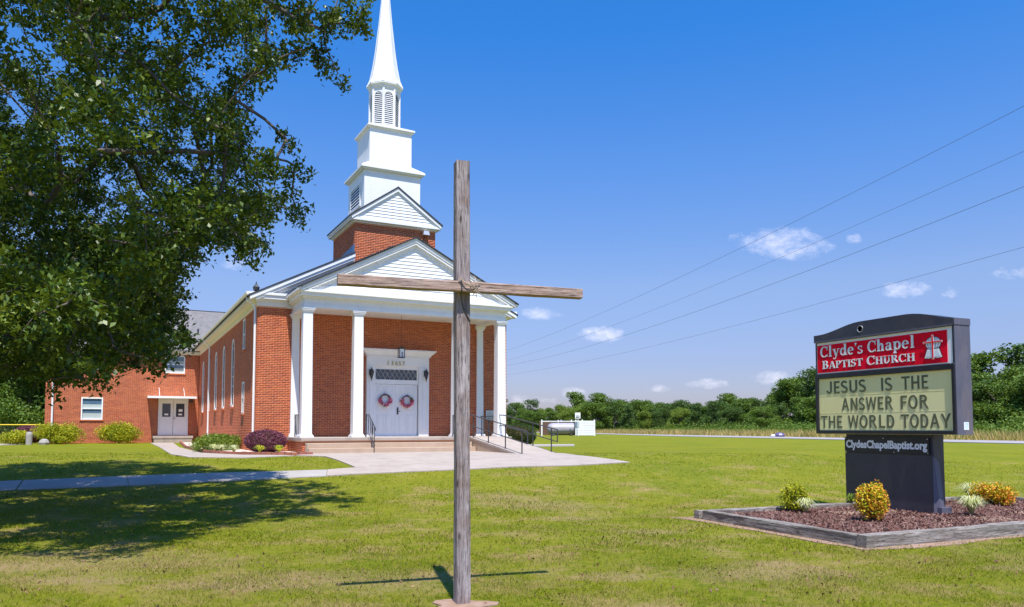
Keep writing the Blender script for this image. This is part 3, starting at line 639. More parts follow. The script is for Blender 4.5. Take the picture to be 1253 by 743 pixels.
# octagonal lantern: dark core, frames with arched heads, louvre slats
r8 = .66; rot = R(22.5)
b = MB(); b.rings([(r8 * .86, 14.45), (r8 * .86, 16.2)], 8, AX, AY, rot); b.build('lantern_core', 'glass_dark', STP)
b = MB()
for k in range(8):
    a = 2 * math.pi * k / 8 + rot; b.rings([(.06, 14.45), (.06, 16.2)], 6, AX + (r8 - .03) * math.cos(a), AY + (r8 - .03) * math.sin(a))
b.rings([(r8 + .02, 14.42), (r8 + .02, 14.56)], 8, AX, AY, rot)
for k in range(8):
    a0 = 2 * math.pi * k / 8 + rot; a1 = a0 + math.pi / 4; P0 = Vector((AX + r8 * math.cos(a0), AY + r8 * math.sin(a0), 0)); P1 = Vector((AX + r8 * math.cos(a1), AY + r8 * math.sin(a1), 0))
    n_ = ((P0 + P1) / 2 - Vector((AX, AY, 0))).normalized(); Lh = (P1 - P0).length / 2; M_ = (P0 + P1) / 2; d_ = (P1 - P0).normalized()
    arc = [(-.19 + .38 * i / 8, 15.84 + math.sqrt(max(0, .19 ** 2 - (-.19 + .38 * i / 8) ** 2))) for i in range(9)]
    for i in range(8):
        q = [arc[i], arc[i + 1], (arc[i + 1][0], 16.2), (arc[i][0], 16.2)]
        b.prism(q, lambda p, dd, M_=M_, d_=d_, n_=n_: tuple(M_ + d_ * p[0] + n_ * dd + Vector((0, 0, p[1]))), -.05, -.008)
b.build('lantern_frame', 'white_paint', STP)
b = MB()
for k in range(8):
    a = 2 * math.pi * (k + .5) / 8 + rot; n_ = Vector((math.cos(a), math.sin(a), 0)); d_ = Vector((-n_.y, n_.x, 0)); ap = r8 * math.cos(math.pi / 8); M_ = Vector((AX, AY, 0)) + n_ * (ap - .045)
    for j in range(17):
        z = 14.6 + j * .085; h_ = .19
        ps = [M_ + d_ * h_ + n_ * .02, M_ - d_ * h_ + n_ * .02, M_ - d_ * h_ - n_ * .03, M_ + d_ * h_ - n_ * .03]
        vs = [tuple(p + Vector((0, 0, z + (0 if i < 2 else .05)))) for i, p in enumerate(ps)] + [tuple(p + Vector((0, 0, z + .02 + (0 if i < 2 else .05)))) for i, p in enumerate(ps)]
        b.add(vs, [(3, 2, 1, 0), (4, 5, 6, 7), (0, 1, 5, 4), (1, 2, 6, 5), (2, 3, 7, 6), (3, 0, 4, 7)])
b.build('slat', 'white_paint', STP, kind='stuff')
b = MB(); b.rings([(r8 + .03, 16.2), (r8 + .05, 16.3), (r8 + .12, 16.36), (r8 + .12, 16.42)], 8, AX, AY, rot); b.build('lantern_cornice', 'white_paint', STP)
b = MB(); b.rings([(.79, 16.42), (.66, 16.72), (.54, 17.3), (.435, 18.0), (.285, 19.3), (.18, 20.4), (.10, 21.5), (.03, 22.5), (.008, 22.9)], 8, AX, AY, rot); b.build('spire', 'white_paint', STP)
b = MB()
for k in range(8):
    a = 2 * math.pi * k / 8 + rot; b.tube([(AX + r * math.cos(a), AY + r * math.sin(a), z) for r, z in [(.79, 16.43), (.66, 16.72), (.54, 17.3), (.435, 18.0), (.285, 19.3), (.18, 20.4), (.10, 21.5), (.03, 22.5)]], .012, 4)
b.build('spire_rib', 'white_paint', STP)
# small finial on the eave corner of the nave
b = MB(); b.rings([(.05, 6.74), (.10, 6.80), (.13, 6.92), (.04, 7.02), (.01, 7.14)], 6, -.05, .1); b.build('roof_finial', 'black_metal', ch)
# ---- steps, ramp, railings
st = at_church('front_steps', 'tan concrete steps across the front of the church porch', 'steps')
b = MB(); b.box(1.3, 7.58, -2.86, -2.49, .5, 1.075); b.build('step', 'step_concrete', st, bevel=.01); b = MB(); b.box(1.3, 7.58, -3.2, -2.862, .5, .895); b.build('step', 'step_concrete', st, bevel=.01)
rp = at_church('access_ramp', 'long sloping concrete ramp with tan side walls running down from the porch', 'ramp')
b = MB(); fx = lambda p, a: (a, p[0], p[1])
b.prism([(-2.56, 1.25), (-2.56, .3), (-7.0, .3), (-7.0, .60)], fx, 7.62, 9.14); b.build('ramp_body', 'step_concrete', rp)
b = MB(); b.prism([(-2.56, 1.262), (-2.56, 1.2), (-7.1, .58), (-7.1, .655)], fx, 7.6, 9.18); b.build('ramp_surface', 'concrete', rp)
def rz_(y): return 1.262 - (-2.56 - y) * (1.262 - .655) / 4.54
def ramp_rail(x, label, y0):
    t = at_church('ramp_railing', label, 'railing', 'black pipe railings of the ramp'); rr = .021
    ys_ = [-2.75, -4.1, -5.5, -6.75] if x < 8.5 else [-2.1, -4.95, -6.3]
    y1 = -7.15 if x < 8.5 else -6.72
    for y in ys_: b = MB(); b.tube([(x, y, max(rz_(y), 0) if y < -2.56 else 1.262), (x, y, (rz_(y) if y < -2.56 else 1.262) + .85)], rr * 1.05, 7); b.build('post', 'black_metal', t)
    zt = lambda y, h: (rz_(y) if y < -2.56 else 1.262 + (-2.56 - y) * -.04) + h
    b = MB(); b.tube([(x, y0, zt(y0, .85)), (x, -2.56, zt(-2.56, .85)), (x, y1, zt(y1, .84))], rr, 7); b.build('top_rail', 'black_metal', t)
    b = MB(); b.tube([(x, y0, zt(y0, .43)), (x, -2.56, zt(-2.56, .43)), (x, y1, zt(y1, .42))], rr * .9, 7); b.build('middle_rail', 'black_metal', t)
    b = MB(); b.tube([(x, y1, zt(y1, .84)), (x, y1, zt(y1, .42))], rr, 7); b.tube([(x, y0, zt(y0, .85)), (x, y0, zt(y0, .43))], rr, 7); b.build('end_loop', 'black_metal', t)
ramp_rail(7.68, 'black pipe railing on the step side of the ramp behind the cross', -2.3)
ramp_rail(9.1, 'black pipe railing on the outer side of the ramp by the clipped bush', -1.77)
def step_rail(x, label):
    t = at_church('stair_railing', label, 'railing', 'wrought iron stair railings')
    top = [(x, -2.28, 2.1), (x, -2.62, 2.1), (x, -3.42, 1.60), (x, -3.44, 1.50)]
    b = MB(); b.tube(top, .018, 6); b.build('handrail', 'black_metal', t)
    b = MB(); b.tube([(x, -2.28, 1.38), (x, -2.62, 1.38), (x, -3.4, .98)], .012, 6); b.build('bottom_rail', 'black_metal', t)
    for (y, z0, z1) in ((-2.28, 1.262, 2.1), (-3.3, .70, 1.66), (-3.02, .915, 1.8)): b = MB(); b.tube([(x, y, z0), (x, y, z1)], .016, 6); b.build('post', 'black_metal', t)
    for k in range(7):
        y = -2.36 - k * .13; zt_ = 2.1 if y > -2.62 else 2.1 + (y + 2.62) * .625; zb = 1.38 if y > -2.62 else 1.38 + (y + 2.62) * .51
        b = MB(); b.tube([(x, y, zb), (x + .03 * (k % 2), y, (zb + zt_) / 2), (x, y, zt_)], .008, 5); b.build('baluster', 'black_metal', t)
step_rail(3.56, 'curved wrought iron stair railing beside the second column'); step_rail(7.02, 'wrought iron stair railing mostly hidden by the wooden cross')
def guard(x, label):
    t = at_church('guard_rail', label, 'railing', 'guard rails closing the porch ends'); b = MB(); b.tube([(x, -1.75, 2.1), (x, -.16, 2.1)], .018, 6); b.build('top_rail', 'black_metal', t)
    b = MB(); b.tube([(x, -1.75, 1.38), (x, -.16, 1.38)], .012, 6); b.build('bottom_rail', 'black_metal', t)
    for k in range(12):
        y = -1.68 + k * .13; b = MB(); b.tube([(x, y, 1.38 if k % 11 else 1.262), (x, y, 2.1)], .009 if k % 11 else .016, 5); b.build('baluster' if k % 11 else 'post', 'black_metal', t)
guard(1.40, 'iron guard rail between the first column and the brick wall'); guard(9.2, 'iron guard rail closing the porch end by the plaque')
# ---------------------------------------------------------------- annex wing
an = at_church('annex_building', 'two storey brick annex wing with grey shingle roof behind the oak', 'building')
AH = [(-2.31, -.61, 1.14, 3.43), (-6.47, -5.33, 2.1, 3.42), (-2.0, -.85, 5.0, 6.13), (-6.47, -5.33, 5.0, 6.13)]
wall(-8.3, -.013, .35, 6.2, AH, 'y', 22.2, -1, an, 'front_wall', .12)
b = MB(); b.box(-8.3, -8.05, 22.22, 35.8, .3, 6.4); b.box(-8.04, 14, 35.6, 35.8, .3, 6.4); b.box(13.8, 14, 22.2, 35.59, .3, 6.4); b.box(NW + .02, 13.79, 22.2, 22.4, .3, 6.4); b.build('outer_wall', 'brick', an)
b = MB(); b.box(-8.32, -.04, 22.14, 22.199, 6.2, 6.38); b.build('frieze', 'white_paint', an)
b = MB(); b.box(-8.6, -.5, 21.86, 22.18, 6.38, 6.41); b.box(-8.6, -.5, 21.83, 21.86, 6.36, 6.5); b.build('eave', 'white_paint', an)
b = MB()
for s, (ya, yb) in enumerate(((21.72, 29.0), (36.3, 29.0))):
    b.prism([(ya, 6.44), (yb, 9.98), (yb, 9.9), (ya, 6.37)], lambda p, a: (a, p[0], p[1]), -8.7, 14.4)
ro = b.build('roof', 'shingle', an)
# shingle courses as thin butts on the slope in view
for k in range(44):
    t0 = k / 44.; y = 21.72 + 7.28 * t0; z = 6.44 + 3.54 * t0; dy, dz = 7.28 / 44, 3.54 / 44
    MB().add([(-8.7, y, z + .013), (5.4, y, z + .013), (5.4, y + dy, z + dz + .003), (-8.7, y + dy, z + dz + .003), (-8.7, y, z), (5.4, y, z)], [(0, 1, 2, 3), (0, 4, 5, 1)]).build('shingle_course', 'shingle', ro)
b = MB(); b.tube([(-8.7, 29, 9.99), (14.4, 29, 9.99)], .05, 6); b.build('ridge_cap', 'shingle_dark', an)
b = MB(); b.prism([(22.2, 6.3), (35.8, 6.3), (29, 9.88)], lambda p, a: (a, p[0], p[1]), -8.28, -8.1); b.prism([(22.2, 6.3), (35.8, 6.3), (29, 9.88)], lambda p, a: (a, p[0], p[1]), 13.8, 13.98); b.build('gable', 'white_paint', an)
b = MB(); b.rings([(.05, 7.5), (.05, 8.05)], 8, .05, 24.4); b.rings([(.09, 8.05), (.04, 8.16), (.01, 8.18)], 8, .05, 24.4); b.build('vent_pipe', 'black_metal', an)
b = MB(); b.rings([(.22, 6.72), (.22, 6.9), (.1, 6.97)], 10, -1.0, 22.55); b.build('roof_vent', 'white_paint', an)
flat_window(-6.47, -5.33, 2.1, 3.42, 'y', 22.2, an, blinds=True); flat_window(-2.0, -.85, 5.0, 6.13, 'y', 22.2, an, blinds=True); flat_window(-6.47, -5.33, 5.0, 6.13, 'y', 22.2, an, blinds=True)
b = MB(); b.tube([(-7.93, 21.9, 6.4), (-7.93, 22.1, 6.15), (-7.93, 22.12, .8)], .055, 6); b.build('downspout', 'white_paint', an)
cn = link('canopy', None, an); cn.empty_display_size = .1
b = MB(); b.box(-2.95, -.25, 21.0, 22.186, 3.44, 3.52); b.box(-2.97, -.23, 20.97, 21.0, 3.41, 3.54); b.build('slab', 'white_paint', cn)
for x in (-2.3, -.9): b = MB(); b.tube([(x, 21.1, 3.52), (x, 22.18, 4.1)], .015, 5); b.build('stay_rod', 'white_paint', cn)
sd_ = link('side_door', None, an); sd_.empty_display_size = .1
b = MB(); b.box(-2.31, -2.24, 22.15, 22.3, 1.14, 3.43); b.box(-.68, -.61, 22.15, 22.3, 1.14, 3.43); b.box(-2.24, -.68, 22.152, 22.3, 3.36, 3.43); b.build('frame', 'white_paint', sd_)
for k, (xa, xb) in enumerate(((-2.235, -1.475), (-1.455, -.685))):
    b = MB(); b.box(xa, xb, 22.2, 22.25, 1.16, 3.35); lf = b.build('door_leaf', 'white_paint', sd_)
    b = MB(); b.box(xa + .15, xb - .14, 22.185, 22.1995, 2.3, 3.12); b.build('pane', 'glass_dark', sd_)
    b = MB(); b.box(xa + .28, xb - .27, 22.176, 22.184, 2.40, 2.5)
    if k: b.box(xa + .3, xb - .25, 22.176, 22.184, 2.62, 2.78)
    b.build('notice', 'sign_white', sd_)
b = MB(); b.box(-1.45, -1.38, 22.17, 22.2, 2.12, 2.3); b.tube([(-1.41, 22.17, 2.2), (-1.41, 22.12, 2.2), (-1.3, 22.12, 2.2)], .014, 6); b.build('handle', 'aluminium', sd_)
b = MB(); b.box(-2.6, -.35, 21.35, 22.18, .97, 1.12); b.box(-2.55, -.4, 21.38, 22.18, .5, .965); b.build('doorstep', 'concrete', an, bevel=.01)
b = MB(); b.box(-.55, -.35, 22.1, 22.187, 3.2, 3.35); b.build('door_light', 'black_metal', an)
# ---------------------------------------------------------------- paved areas
sw = link('sidewalk', None); tag(sw, 'shaded concrete sidewalk of long slabs crossing the lawn', kind='structure'); sw.empty_display_size = .2
ST = [(-22.5, 14.6), (-16.8, 16.6), (-12.09, 18.25), (-11.64, 18.42), (-9.54, 19.12), (-7.82, 19.62), (-6.05, 20.0), (-4.86, 20.30), (-4.27, 20.5)]
SB = [(-21.9, 13.3), (-16.2, 15.3), (-11.35, 16.9), (-10.9, 17.02), (-8.72, 17.62), (-7.06, 18.25), (-5.61, 18.75), (-4.6, 19.12), (-4.08, 19.40)]
def lerp(a, b, t): return (a[0] + (b[0] - a[0]) * t, a[1] + (b[1] - a[1]) * t)
for i in (0, 1, 3, 4, 5):
    j = i + 1 if i < 6 else i
    if i == 1: j = 3
    a, b2, c, d = ST[i], ST[j], SB[j], SB[i]; g_ = .006
    patch('slab', [lerp(d, a, 0), a, lerp(a, b2, 1 - g_), lerp(d, c, 1 - g_)] if False else [d, lerp(d, c, 1 - g_), lerp(a, b2, 1 - g_), a], 'walk_concrete', .022, .1, sw, None, .6)
patch('slab', [SB[6], SB[7], ST[7], ST[6]], 'walk_concrete', .022, .1, sw, None, .6)
ap = patch('front_walk', [(-4.59, 19.13), (-4.0, 19.44), (-1.11, 20.42), (1.69, 21.72), (3.52, 23.10), (2.1, 25.3), L2W(9.25, -7.0)[:2], L2W(9.18, -3)[:2], L2W(1.3, -3)[:2], L2W(1.0, -3.5)[:2], L2W(.55, -4.6)[:2], (-5.9, 24.3), (-4.2, 20.75), (-4.85, 20.31)], 'concrete', .028, .1, label='pale tan concrete forecourt in front of the church steps')
patch('side_path', [L2W(*p)[:2] for p in ((-2.75, 21.1), (-2.8, 8.96), (-2.95, -1.5), (-2.6, -4.1), (-1.1, -5.15), (.5, -4.72), (.3, -4.1), (-.9, -3.1), (-1.9, -.4), (-2.0, 8.5), (-1.5, 21.1))], 'concrete', .024, .08, label='narrow concrete path to the annex door')
patch('parking_edge', [L2W(*p)[:2] for p in ((-30, 17.6), (-9.9, 17.9), (-8.9, 19.4), (-9.6, 21.6), (-30, 22.5))], 'concrete', .02, .06, label='pale concrete strip at the far corner of the annex')
patch('side_slab', [(.7, 40.5), (3.3, 41.0), (3.1, 38.2), (.8, 37.0)], 'walk_concrete', .05, .12, label='low grey slab on the lawn behind the ramp')
# planting bed along the nave
patch('planting_bed', [L2W(*p)[:2] for p in ((-1.1, 21), (-1.75, 8.4), (-1.65, .2), (-.7, -2.6), (.7, -4.0), (1.28, -3.2), (1.2, -.05), (0, -.05), (0, 21))], 'gravel', .03, .05, label='pale gravel planting bed along the side wall')
ed = at_church('bed_edging', 'low red brick edging round the gravel bed', 'edging')
path = [(-1.1, 21), (-1.75, 8.4), (-1.68, .2), (-1.35, -1.5), (-.7, -2.7), (0, -3.55), (.75, -4.08), (1.25, -3.9)]
b = MB()
for (p, q) in zip(path[:-1], path[1:]):
    L_ = math.hypot(q[0] - p[0], q[1] - p[1]); n = max(1, int(L_ / .21)); dx, dy = (q[0] - p[0]) / L_, (q[1] - p[1]) / L_
    for k in range(n):
        a = (p[0] + dx * (k + .04) * L_ / n, p[1] + dy * (k + .04) * L_ / n); c = (p[0] + dx * (k + .94) * L_ / n, p[1] + dy * (k + .94) * L_ / n); h = .10 + random.uniform(-.012, .012)
        zt = T(*L2W(*a)[:2]); ww = .05
        vs = [(a[0] + dy * ww * s, a[1] - dx * ww * s, zt + z) for z in (0, h) for s in (-1, 1)] + [(c[0] + dy * ww * s, c[1] - dx * ww * s, zt + z) for z in (0, h) for s in (-1, 1)]
        b.add(vs, [(0, 1, 3, 2), (4, 6, 7, 5), (2, 3, 7, 6), (0, 4, 5, 1), (0, 2, 6, 4), (1, 5, 7, 3)])
b.build('brick', 'edging_brick', ed, 'stuff')
# ---------------------------------------------------------------- wooden cross
def beam(name, m, p0, p1, w, h, n, jit, parent, upv=(0, 0, 1)):
    p0, p1 = Vector(p0), Vector(p1); d = (p1 - p0).normalized(); a = d.cross(Vector(upv)).normalized(); c = a.cross(d).normalized()
    ring_ = [(-1, -.86), (-.86, -1), (-.3, -1.02), (.3, -.98), (.86, -1), (1, -.86), (1, -.2), (1.0, .4), (1, .86), (.86, 1), (.2, 1.01), (-.4, .99), (-.86, 1), (-1, .86), (-1, .3), (-1.01, -.3)]
    ph = [random.uniform(0, 6) for _ in ring_]; b = MB(); vs = []
    for i in range(n + 1):
        t = i / n; q = p0.lerp(p1, t) + a * (.25 * jit * math.sin(3 * t + ph[0])) + c * (.25 * jit * math.sin(2.3 * t + ph[1]))
        for k, (x, y) in enumerate(ring_):
            j = jit * (.5 * math.sin(9 * t + ph[k]) + random.uniform(-.35, .35)); vs.append(q + a * (x * (w / 2 + j)) + c * (y * (h / 2 + j)))
    m_ = len(ring_); fs = [(i * m_ + k, i * m_ + (k + 1) % m_, (i + 1) * m_ + (k + 1) % m_, (i + 1) * m_ + k) for i in range(n) for k in range(m_)] + [tuple(range(m_ - 1, -1, -1)), tuple(range(n * m_, n * m_ + m_))]
    return b.add(vs, fs).build(name, m, parent)
cr = empty('wooden_cross', (-.455, 7.12, 0), R(18.3), 'tall weathered wooden cross standing in the front lawn', 'cross')
beam('post', 'grey_wood', (.0, 0, -.2), (-.022, 0, 4.10), .128, .13, 40, .0035, cr, (0, 1, 0))
cb = beam('crossbar', 'brown_wood', (-1.165, -.11, 2.895), (1.145, -.11, 2.895), .09, .093, 30, .003, cr)
rng2 = random.Random(4)
b = MB()
for k in range(3):
    pts = [(-.09 + .01 * k, -.165, 2.955 + .012 * k)] + [(-.07 + .14 * t, -.168 - .01 * math.sin(3 * t), 2.95 - .075 * t + rng2.uniform(-.006, .006)) for t in (.2, .4, .6, .8)] + [(.085, -.165, 2.86), (.078, -.06, 2.84)]
    b.tube(pts, .0042, 5)
pts = [(.075, -.075, 3.01), (.08, -.12, 2.99), (.075, -.165, 2.93), (.07, -.17, 2.87), (.085, -.15, 2.80)]; b.tube(pts, .004, 5)
for k in range(7):
    x = .05 + rng2.uniform(-.02, .03); z = 2.89 + rng2.uniform(-.03, .09); b.tube([(x, -.168, z), (x + rng2.uniform(-.04, .05), -.18, z + rng2.uniform(-.03, .05)), (x + rng2.uniform(-.06, .06), -.17, z + rng2.uniform(-.05, .05))], .0028, 4)
b.tube([(.06, -.17, 2.86), (.12, -.175, 2.83), (.20, -.175, 2.79)], .003, 4)
b.build('thorn_twine', 'rope', cr)
b = MB(); b.tube([(-.062, -.17, 2.95), (-.058, -.172, 2.86), (-.05, -.1, 2.83), (-.03, -.075, 2.74), (.0, -.073, 2.67), (.035, -.073, 2.61), (.05, -.072, 2.585)], .0055, 6); b.build('strap', 'black_metal', cr)
pp = []
for i in range(20):
    a = 2 * math.pi * i / 20; r = .27 * (1 + .22 * math.sin(3 * a + 1) + .1 * math.sin(5 * a)); pp.append((-.45 + r * math.cos(a), 7.05 + r * .8 * math.sin(a)))
patch('soil', pp, 'soil', .012, .03, cell=.15, label='bare pinkish soil ringing the foot of the cross')
# ---------------------------------------------------------------- church sign
UX, UY = .4, -.917
SG = empty('church_sign', (6.59, 15.08, 0), math.atan2(UY, UX), 'dark metal letter board sign with red header panel on a wide pedestal', 'sign')
sx0, sx1, DP = -.785, 2.30, .37
b = MB(); b.box(sx0 + .05, sx1 - .001, .03, DP - .01, 1.50, 3.44); b.build('cabinet', 'sign_metal', SG)
# frame members round the reader window and header
b = MB(); fr = [(sx0 - .01, sx0 + .06, 1.49, 2.70, -.035), (sx1 - .06, sx1, 1.49, 2.70, -.035), (sx0 + .06, sx1 - .06, 1.49, 1.555, -.034), (sx0 + .06, sx1 - .06, 2.60, 2.70, -.033)]
for (a, c, e, f, d) in fr: b.box(a, c, d, .03, e, f)
b.build('window_frame', 'sign_black', SG, bevel=.006)
b = MB(); b.box(sx0, sx0 + .035, -.01, .03, 2.701, 3.36); b.box(sx1 - .035, sx1, -.01, .03, 2.701, 3.36); b.build('header_frame', 'sign_metal', SG)
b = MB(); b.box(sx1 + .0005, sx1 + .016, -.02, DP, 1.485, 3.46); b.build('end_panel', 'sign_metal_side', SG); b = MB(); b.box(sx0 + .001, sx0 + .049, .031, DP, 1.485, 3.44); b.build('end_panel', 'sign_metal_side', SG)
# curved cap with lifting hole
top = []
for i in range(25):
    t = i / 24; x = sx0 - .01 + (sx1 + .02 - sx0) * t
    h = 3.50 + .155 * (S01((t - .04) / .34) * S01((1.0 - t) / .34 + .12)) - .03 * S01((t - .8) / .2); top.append((x, h))
hx, hz, hr = .38, 3.51, .062
b = MB()
def xz(p, d): return (p[0], d, p[1])
xsn = sorted(set([p[0] for p in top] + [hx - hr, hx + hr] + [hx + hr * math.cos(R(15 * k)) for k in range(1, 12)]))
hf = lambda x: float(np.interp(x, [p[0] for p in top], [p[1] for p in top]))
for x0, x1 in zip(xsn[:-1], xsn[1:]):
    if x1 - x0 < 1e-5: continue
    xm = (x0 + x1) / 2
    if abs(xm - hx) < hr:
        c0 = math.sqrt(max(0, hr * hr - (x0 - hx) ** 2)); c1 = math.sqrt(max(0, hr * hr - (x1 - hx) ** 2))
        b.prism([(x0, hz + c0), (x1, hz + c1), (x1, hf(x1)), (x0, hf(x0))], xz, -.04, .0); b.prism([(x0, 3.36), (x1, 3.36), (x1, hz - c1), (x0, hz - c0)], xz, -.04, .0)
        b.prism([(x0, 3.442), (x1, 3.442), (x1, hf(x1)), (x0, hf(x0))], xz, .33, DP)
    else:
        b.prism([(x0, 3.36), (x1, 3.36), (x1, hf(x1)), (x0, hf(x0))], xz, -.04, .0); b.prism([(x0, 3.442), (x1, 3.442), (x1, hf(x1)), (x0, hf(x0))], xz, .33, DP)
    b.prism([(x0, hf(x0)), (x1, hf(x1)), (x1, hf(x1) - .012), (x0, hf(x0) - .012)], xz, .001, .329)
b.build('cap', 'sign_metal', SG)
b = MB(); b.tube([(hx + hr * math.cos(a), -.041, hz + hr * math.sin(a)) for a in [2 * math.pi * i / 16 for i in range(17)]], .006, 5); b.box(hx - .12, hx + .12, .10, .11, 3.445, 3.62); b.build('hole_rim', 'aluminium', SG)
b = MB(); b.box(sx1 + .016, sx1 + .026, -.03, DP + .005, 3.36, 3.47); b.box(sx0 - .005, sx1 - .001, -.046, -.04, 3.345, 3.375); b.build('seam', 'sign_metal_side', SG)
# header panel
b = MB(); b.box(sx0 + .036, sx1 - .036, -.005, .03, 2.705, 3.34); b.build('header_border', 'sign_white', SG)
b = MB(); b.box(sx0 + .05, sx1 - .13, -.012, -.0055, 2.725, 3.285); b.build('header_panel', 'sign_red', SG)
b = MB(); b.box(sx0 + .061, sx1 - .061, .0, .03, 1.556, 2.599); b.build('reader_face', 'reader_face', SG)
b = MB()
for z in (1.575, 1.90, 2.25, 2.58): b.box(sx0 + .061, sx1 - .061, -.0022, -.0008, z - .002, z + .002)
b.build('letter_track', 'reader_face', SG)
# --- glyphs drawn from strokes; cap height 1
def ringp(cx, cy, rx, ry, tw, th, a0, a1, n=14):
    P = []
    for i in range(n):
        u, v = R(a0 + (a1 - a0) * i / n), R(a0 + (a1 - a0) * (i + 1) / n)
        P.append([(cx + rx * math.cos(u), cy + ry * math.sin(u)), (cx + rx * math.cos(v), cy + ry * math.sin(v)), (cx + (rx - tw) * math.cos(v), cy + (ry - th) * math.sin(v)), (cx + (rx - tw) * math.cos(u), cy + (ry - th) * math.sin(u))])
    return P
def rc(a, b, c, d): return [(a, c), (b, c), (b, d), (a, d)]
def dg(x0, y0, x1, y1, w): return [(x0 - w / 2, y0), (x0 + w / 2, y0), (x1 + w / 2, y1), (x1 - w / 2, y1)]
def glyph(c, sf):
    T_, t, s = (.2, .075, .06) if sf else (.165, .15, 0)
    S = lambda x0, x1, y: ([rc(x0 - .07, x1 + .07, y, y + s)] if sf else [])
    if c == 'C': return [*ringp(.43, .5, .43, .52, T_, t, 48, 312, 20)] + ([rc(.72, .79, .62, 1.0), rc(.72, .77, .04, .25)] if sf else []), .84
    if c == 'l': return [rc(.1, .1 + T_, 0, 1.05)] + S(.1, .1 + T_, 0) + [rc(.03, .1, .99, 1.05)], .42
    if c == 'y': return [dg(.16, .68, .38, .02, T_), dg(.62, .68, .30, -.22, .085), rc(.0, .32, .62, .68), rc(.5, .76, .62, .68), *ringp(.2, -.2, .12, .1, .12, .1, 150, 360, 6)], .76
    if c == 'd': return [*ringp(.31, .34, .31, .36, .19, .08, 0, 360, 18), rc(.45, .45 + T_, 0, 1.05), rc(.37, .45, .99, 1.05), rc(.6, .73, 0, .06)], .76
    if c == 'e': return [*ringp(.31, .34, .31, .36, .19, .07, 0, 318, 18), rc(.14, .6, .34, .40)], .67
    if c == "'": return [*ringp(.12, .92, .1, .1, .1, .1, 0, 360, 8), dg(.08, .70, .18, .9, .05)], .27
    if c == 's': return [*ringp(.25, .52, .23, .18, .13, .08, 40, 270, 10), *ringp(.26, .17, .25, .19, .14, .08, -140, 90, 10), rc(.40, .45, .5, .68), rc(.03, .08, 0, .18)], .54
    if c == 'h': return [rc(.08, .08 + T_, 0, 1.05), rc(0, .08, .99, 1.05), *ringp(.42, .42, .22, .28, .18, .09, 0, 160, 9), rc(.45, .64, 0, .42), *S(.1, .26, 0), *S(.47, .62, 0)], .75
    if c == 'a': return [*ringp(.27, .2, .25, .22, .17, .07, 0, 360, 14), rc(.38, .57, 0, .48), *ringp(.32, .46, .25, .24, .17, .07, 0, 165, 9), rc(.5, .66, 0, .05)], .68
    if c == 'p': return [rc(.08, .08 + T_, -.32, .68), rc(0, .08, .62, .68), *ringp(.40, .34, .31, .36, .19, .08, 0, 360, 18), *S(.1, .26, -.32)], .76
    if c == 'B': return [rc(.09, .09 + T_, 0, 1)] + ([rc(0, .1, 0, .06), rc(0, .1, .94, 1)] if sf else []) + [rc(.2, .42, 1 - t, 1), rc(.2, .45, 0, t), rc(.2, .42, .5 - t / 2, .5 + t / 2), *ringp(.40, .74, .26, .26, T_ - .02, t, -90, 90, 9), *ringp(.43, .27, .29, .27, T_, t, -90, 90, 9)], .78
    if c == 'A': return [dg(.1, 0, .39, 1, .08 if sf else .15), dg(.70, 0, .41, 1, T_), rc(.2, .6, .26, .26 + t)] + ([rc(-.02, .24, 0, .06), rc(.52, .86, 0, .06)] if sf else []), .84
    if c == 'P': return [rc(.09, .09 + T_, 0, 1)] + S(.09, .09 + T_, 0) + [rc(.2, .42, 1 - t, 1), rc(.2, .42, .45, .45 + t), *ringp(.40, .725, .28, .275, T_, t, -90, 90, 10)] + ([rc(0, .1, .94, 1)] if sf else []), .72
    if c == 'T': return [rc(.28, .28 + T_, 0, 1), rc(0, .28 * 2 + T_, 1 - max(t, .09), 1)] + S(.28, .28 + T_, 0) + ([rc(0, .05, .72, 1), rc(.71, .76, .72, 1)] if sf else []), .78 if sf else .73
    if c == 'I': return [rc(.08, .08 + T_, 0, 1)] + S(.08, .08 + T_, 0) + S(.08, .08 + T_, .94), .38 if sf else .33
    if c == 'S': return [*ringp(.31, .735, .29, .275, T_ - .02, t + .01, 25, 262, 14), *ringp(.31, .265, .31, .275, T_ - .02, t + .01, -155, 82, 14), dg(.40, .42, .26, .58, .22)] + ([rc(.50, .56, .7, 1), rc(.04, .1, 0, .3)] if sf else []), .66
    if c == 'H': return [rc(.09, .09 + T_, 0, 1), rc(.60, .60 + T_, 0, 1), rc(.2, .65, .5 - t / 2, .5 + t / 2)] + S(.09, .29, 0) + S(.09, .29, .94) + S(.6, .8, 0) + S(.6, .8, .94), .92 if sf else .84
    if c == 'U': return [rc(.07, .07 + T_, .3, 1), rc(.58, .58 + (.1 if sf else T_), .3, 1), *ringp(.375 if sf else .405, .32, .305 if sf else .335, .34, .19 if sf else T_, t + .02, 180, 360, 14)] + S(.07, .27, .94) + S(.58, .68, .94), .82
    if c == 'R': return [rc(.09, .09 + T_, 0, 1)] + S(.09, .09 + T_, 0) + [rc(.2, .42, 1 - t, 1), rc(.2, .42, .46, .46 + t), *ringp(.40, .73, .27, .27, T_, t, -90, 90, 10), dg(.70, 0, .42, .48, T_)] + ([rc(0, .1, .94, 1), rc(.66, .86, 0, .06)] if sf else []), .84
    if c == 'J': return [rc(.34, .34 + T_, .28, 1), *ringp(.25, .27, .255, .28, T_, t, 180, 360, 12)], .58
    if c == 'E': return [rc(.08, .08 + T_, 0, 1), rc(.2, .6, 0, t), rc(.2, .6, 1 - t, 1), rc(.2, .54, .5 - t / 2, .5 + t / 2)], .66
    if c == 'F': return [rc(.08, .08 + T_, 0, 1), rc(.2, .6, 1 - t, 1), rc(.2, .54, .5 - t / 2, .5 + t / 2)], .64
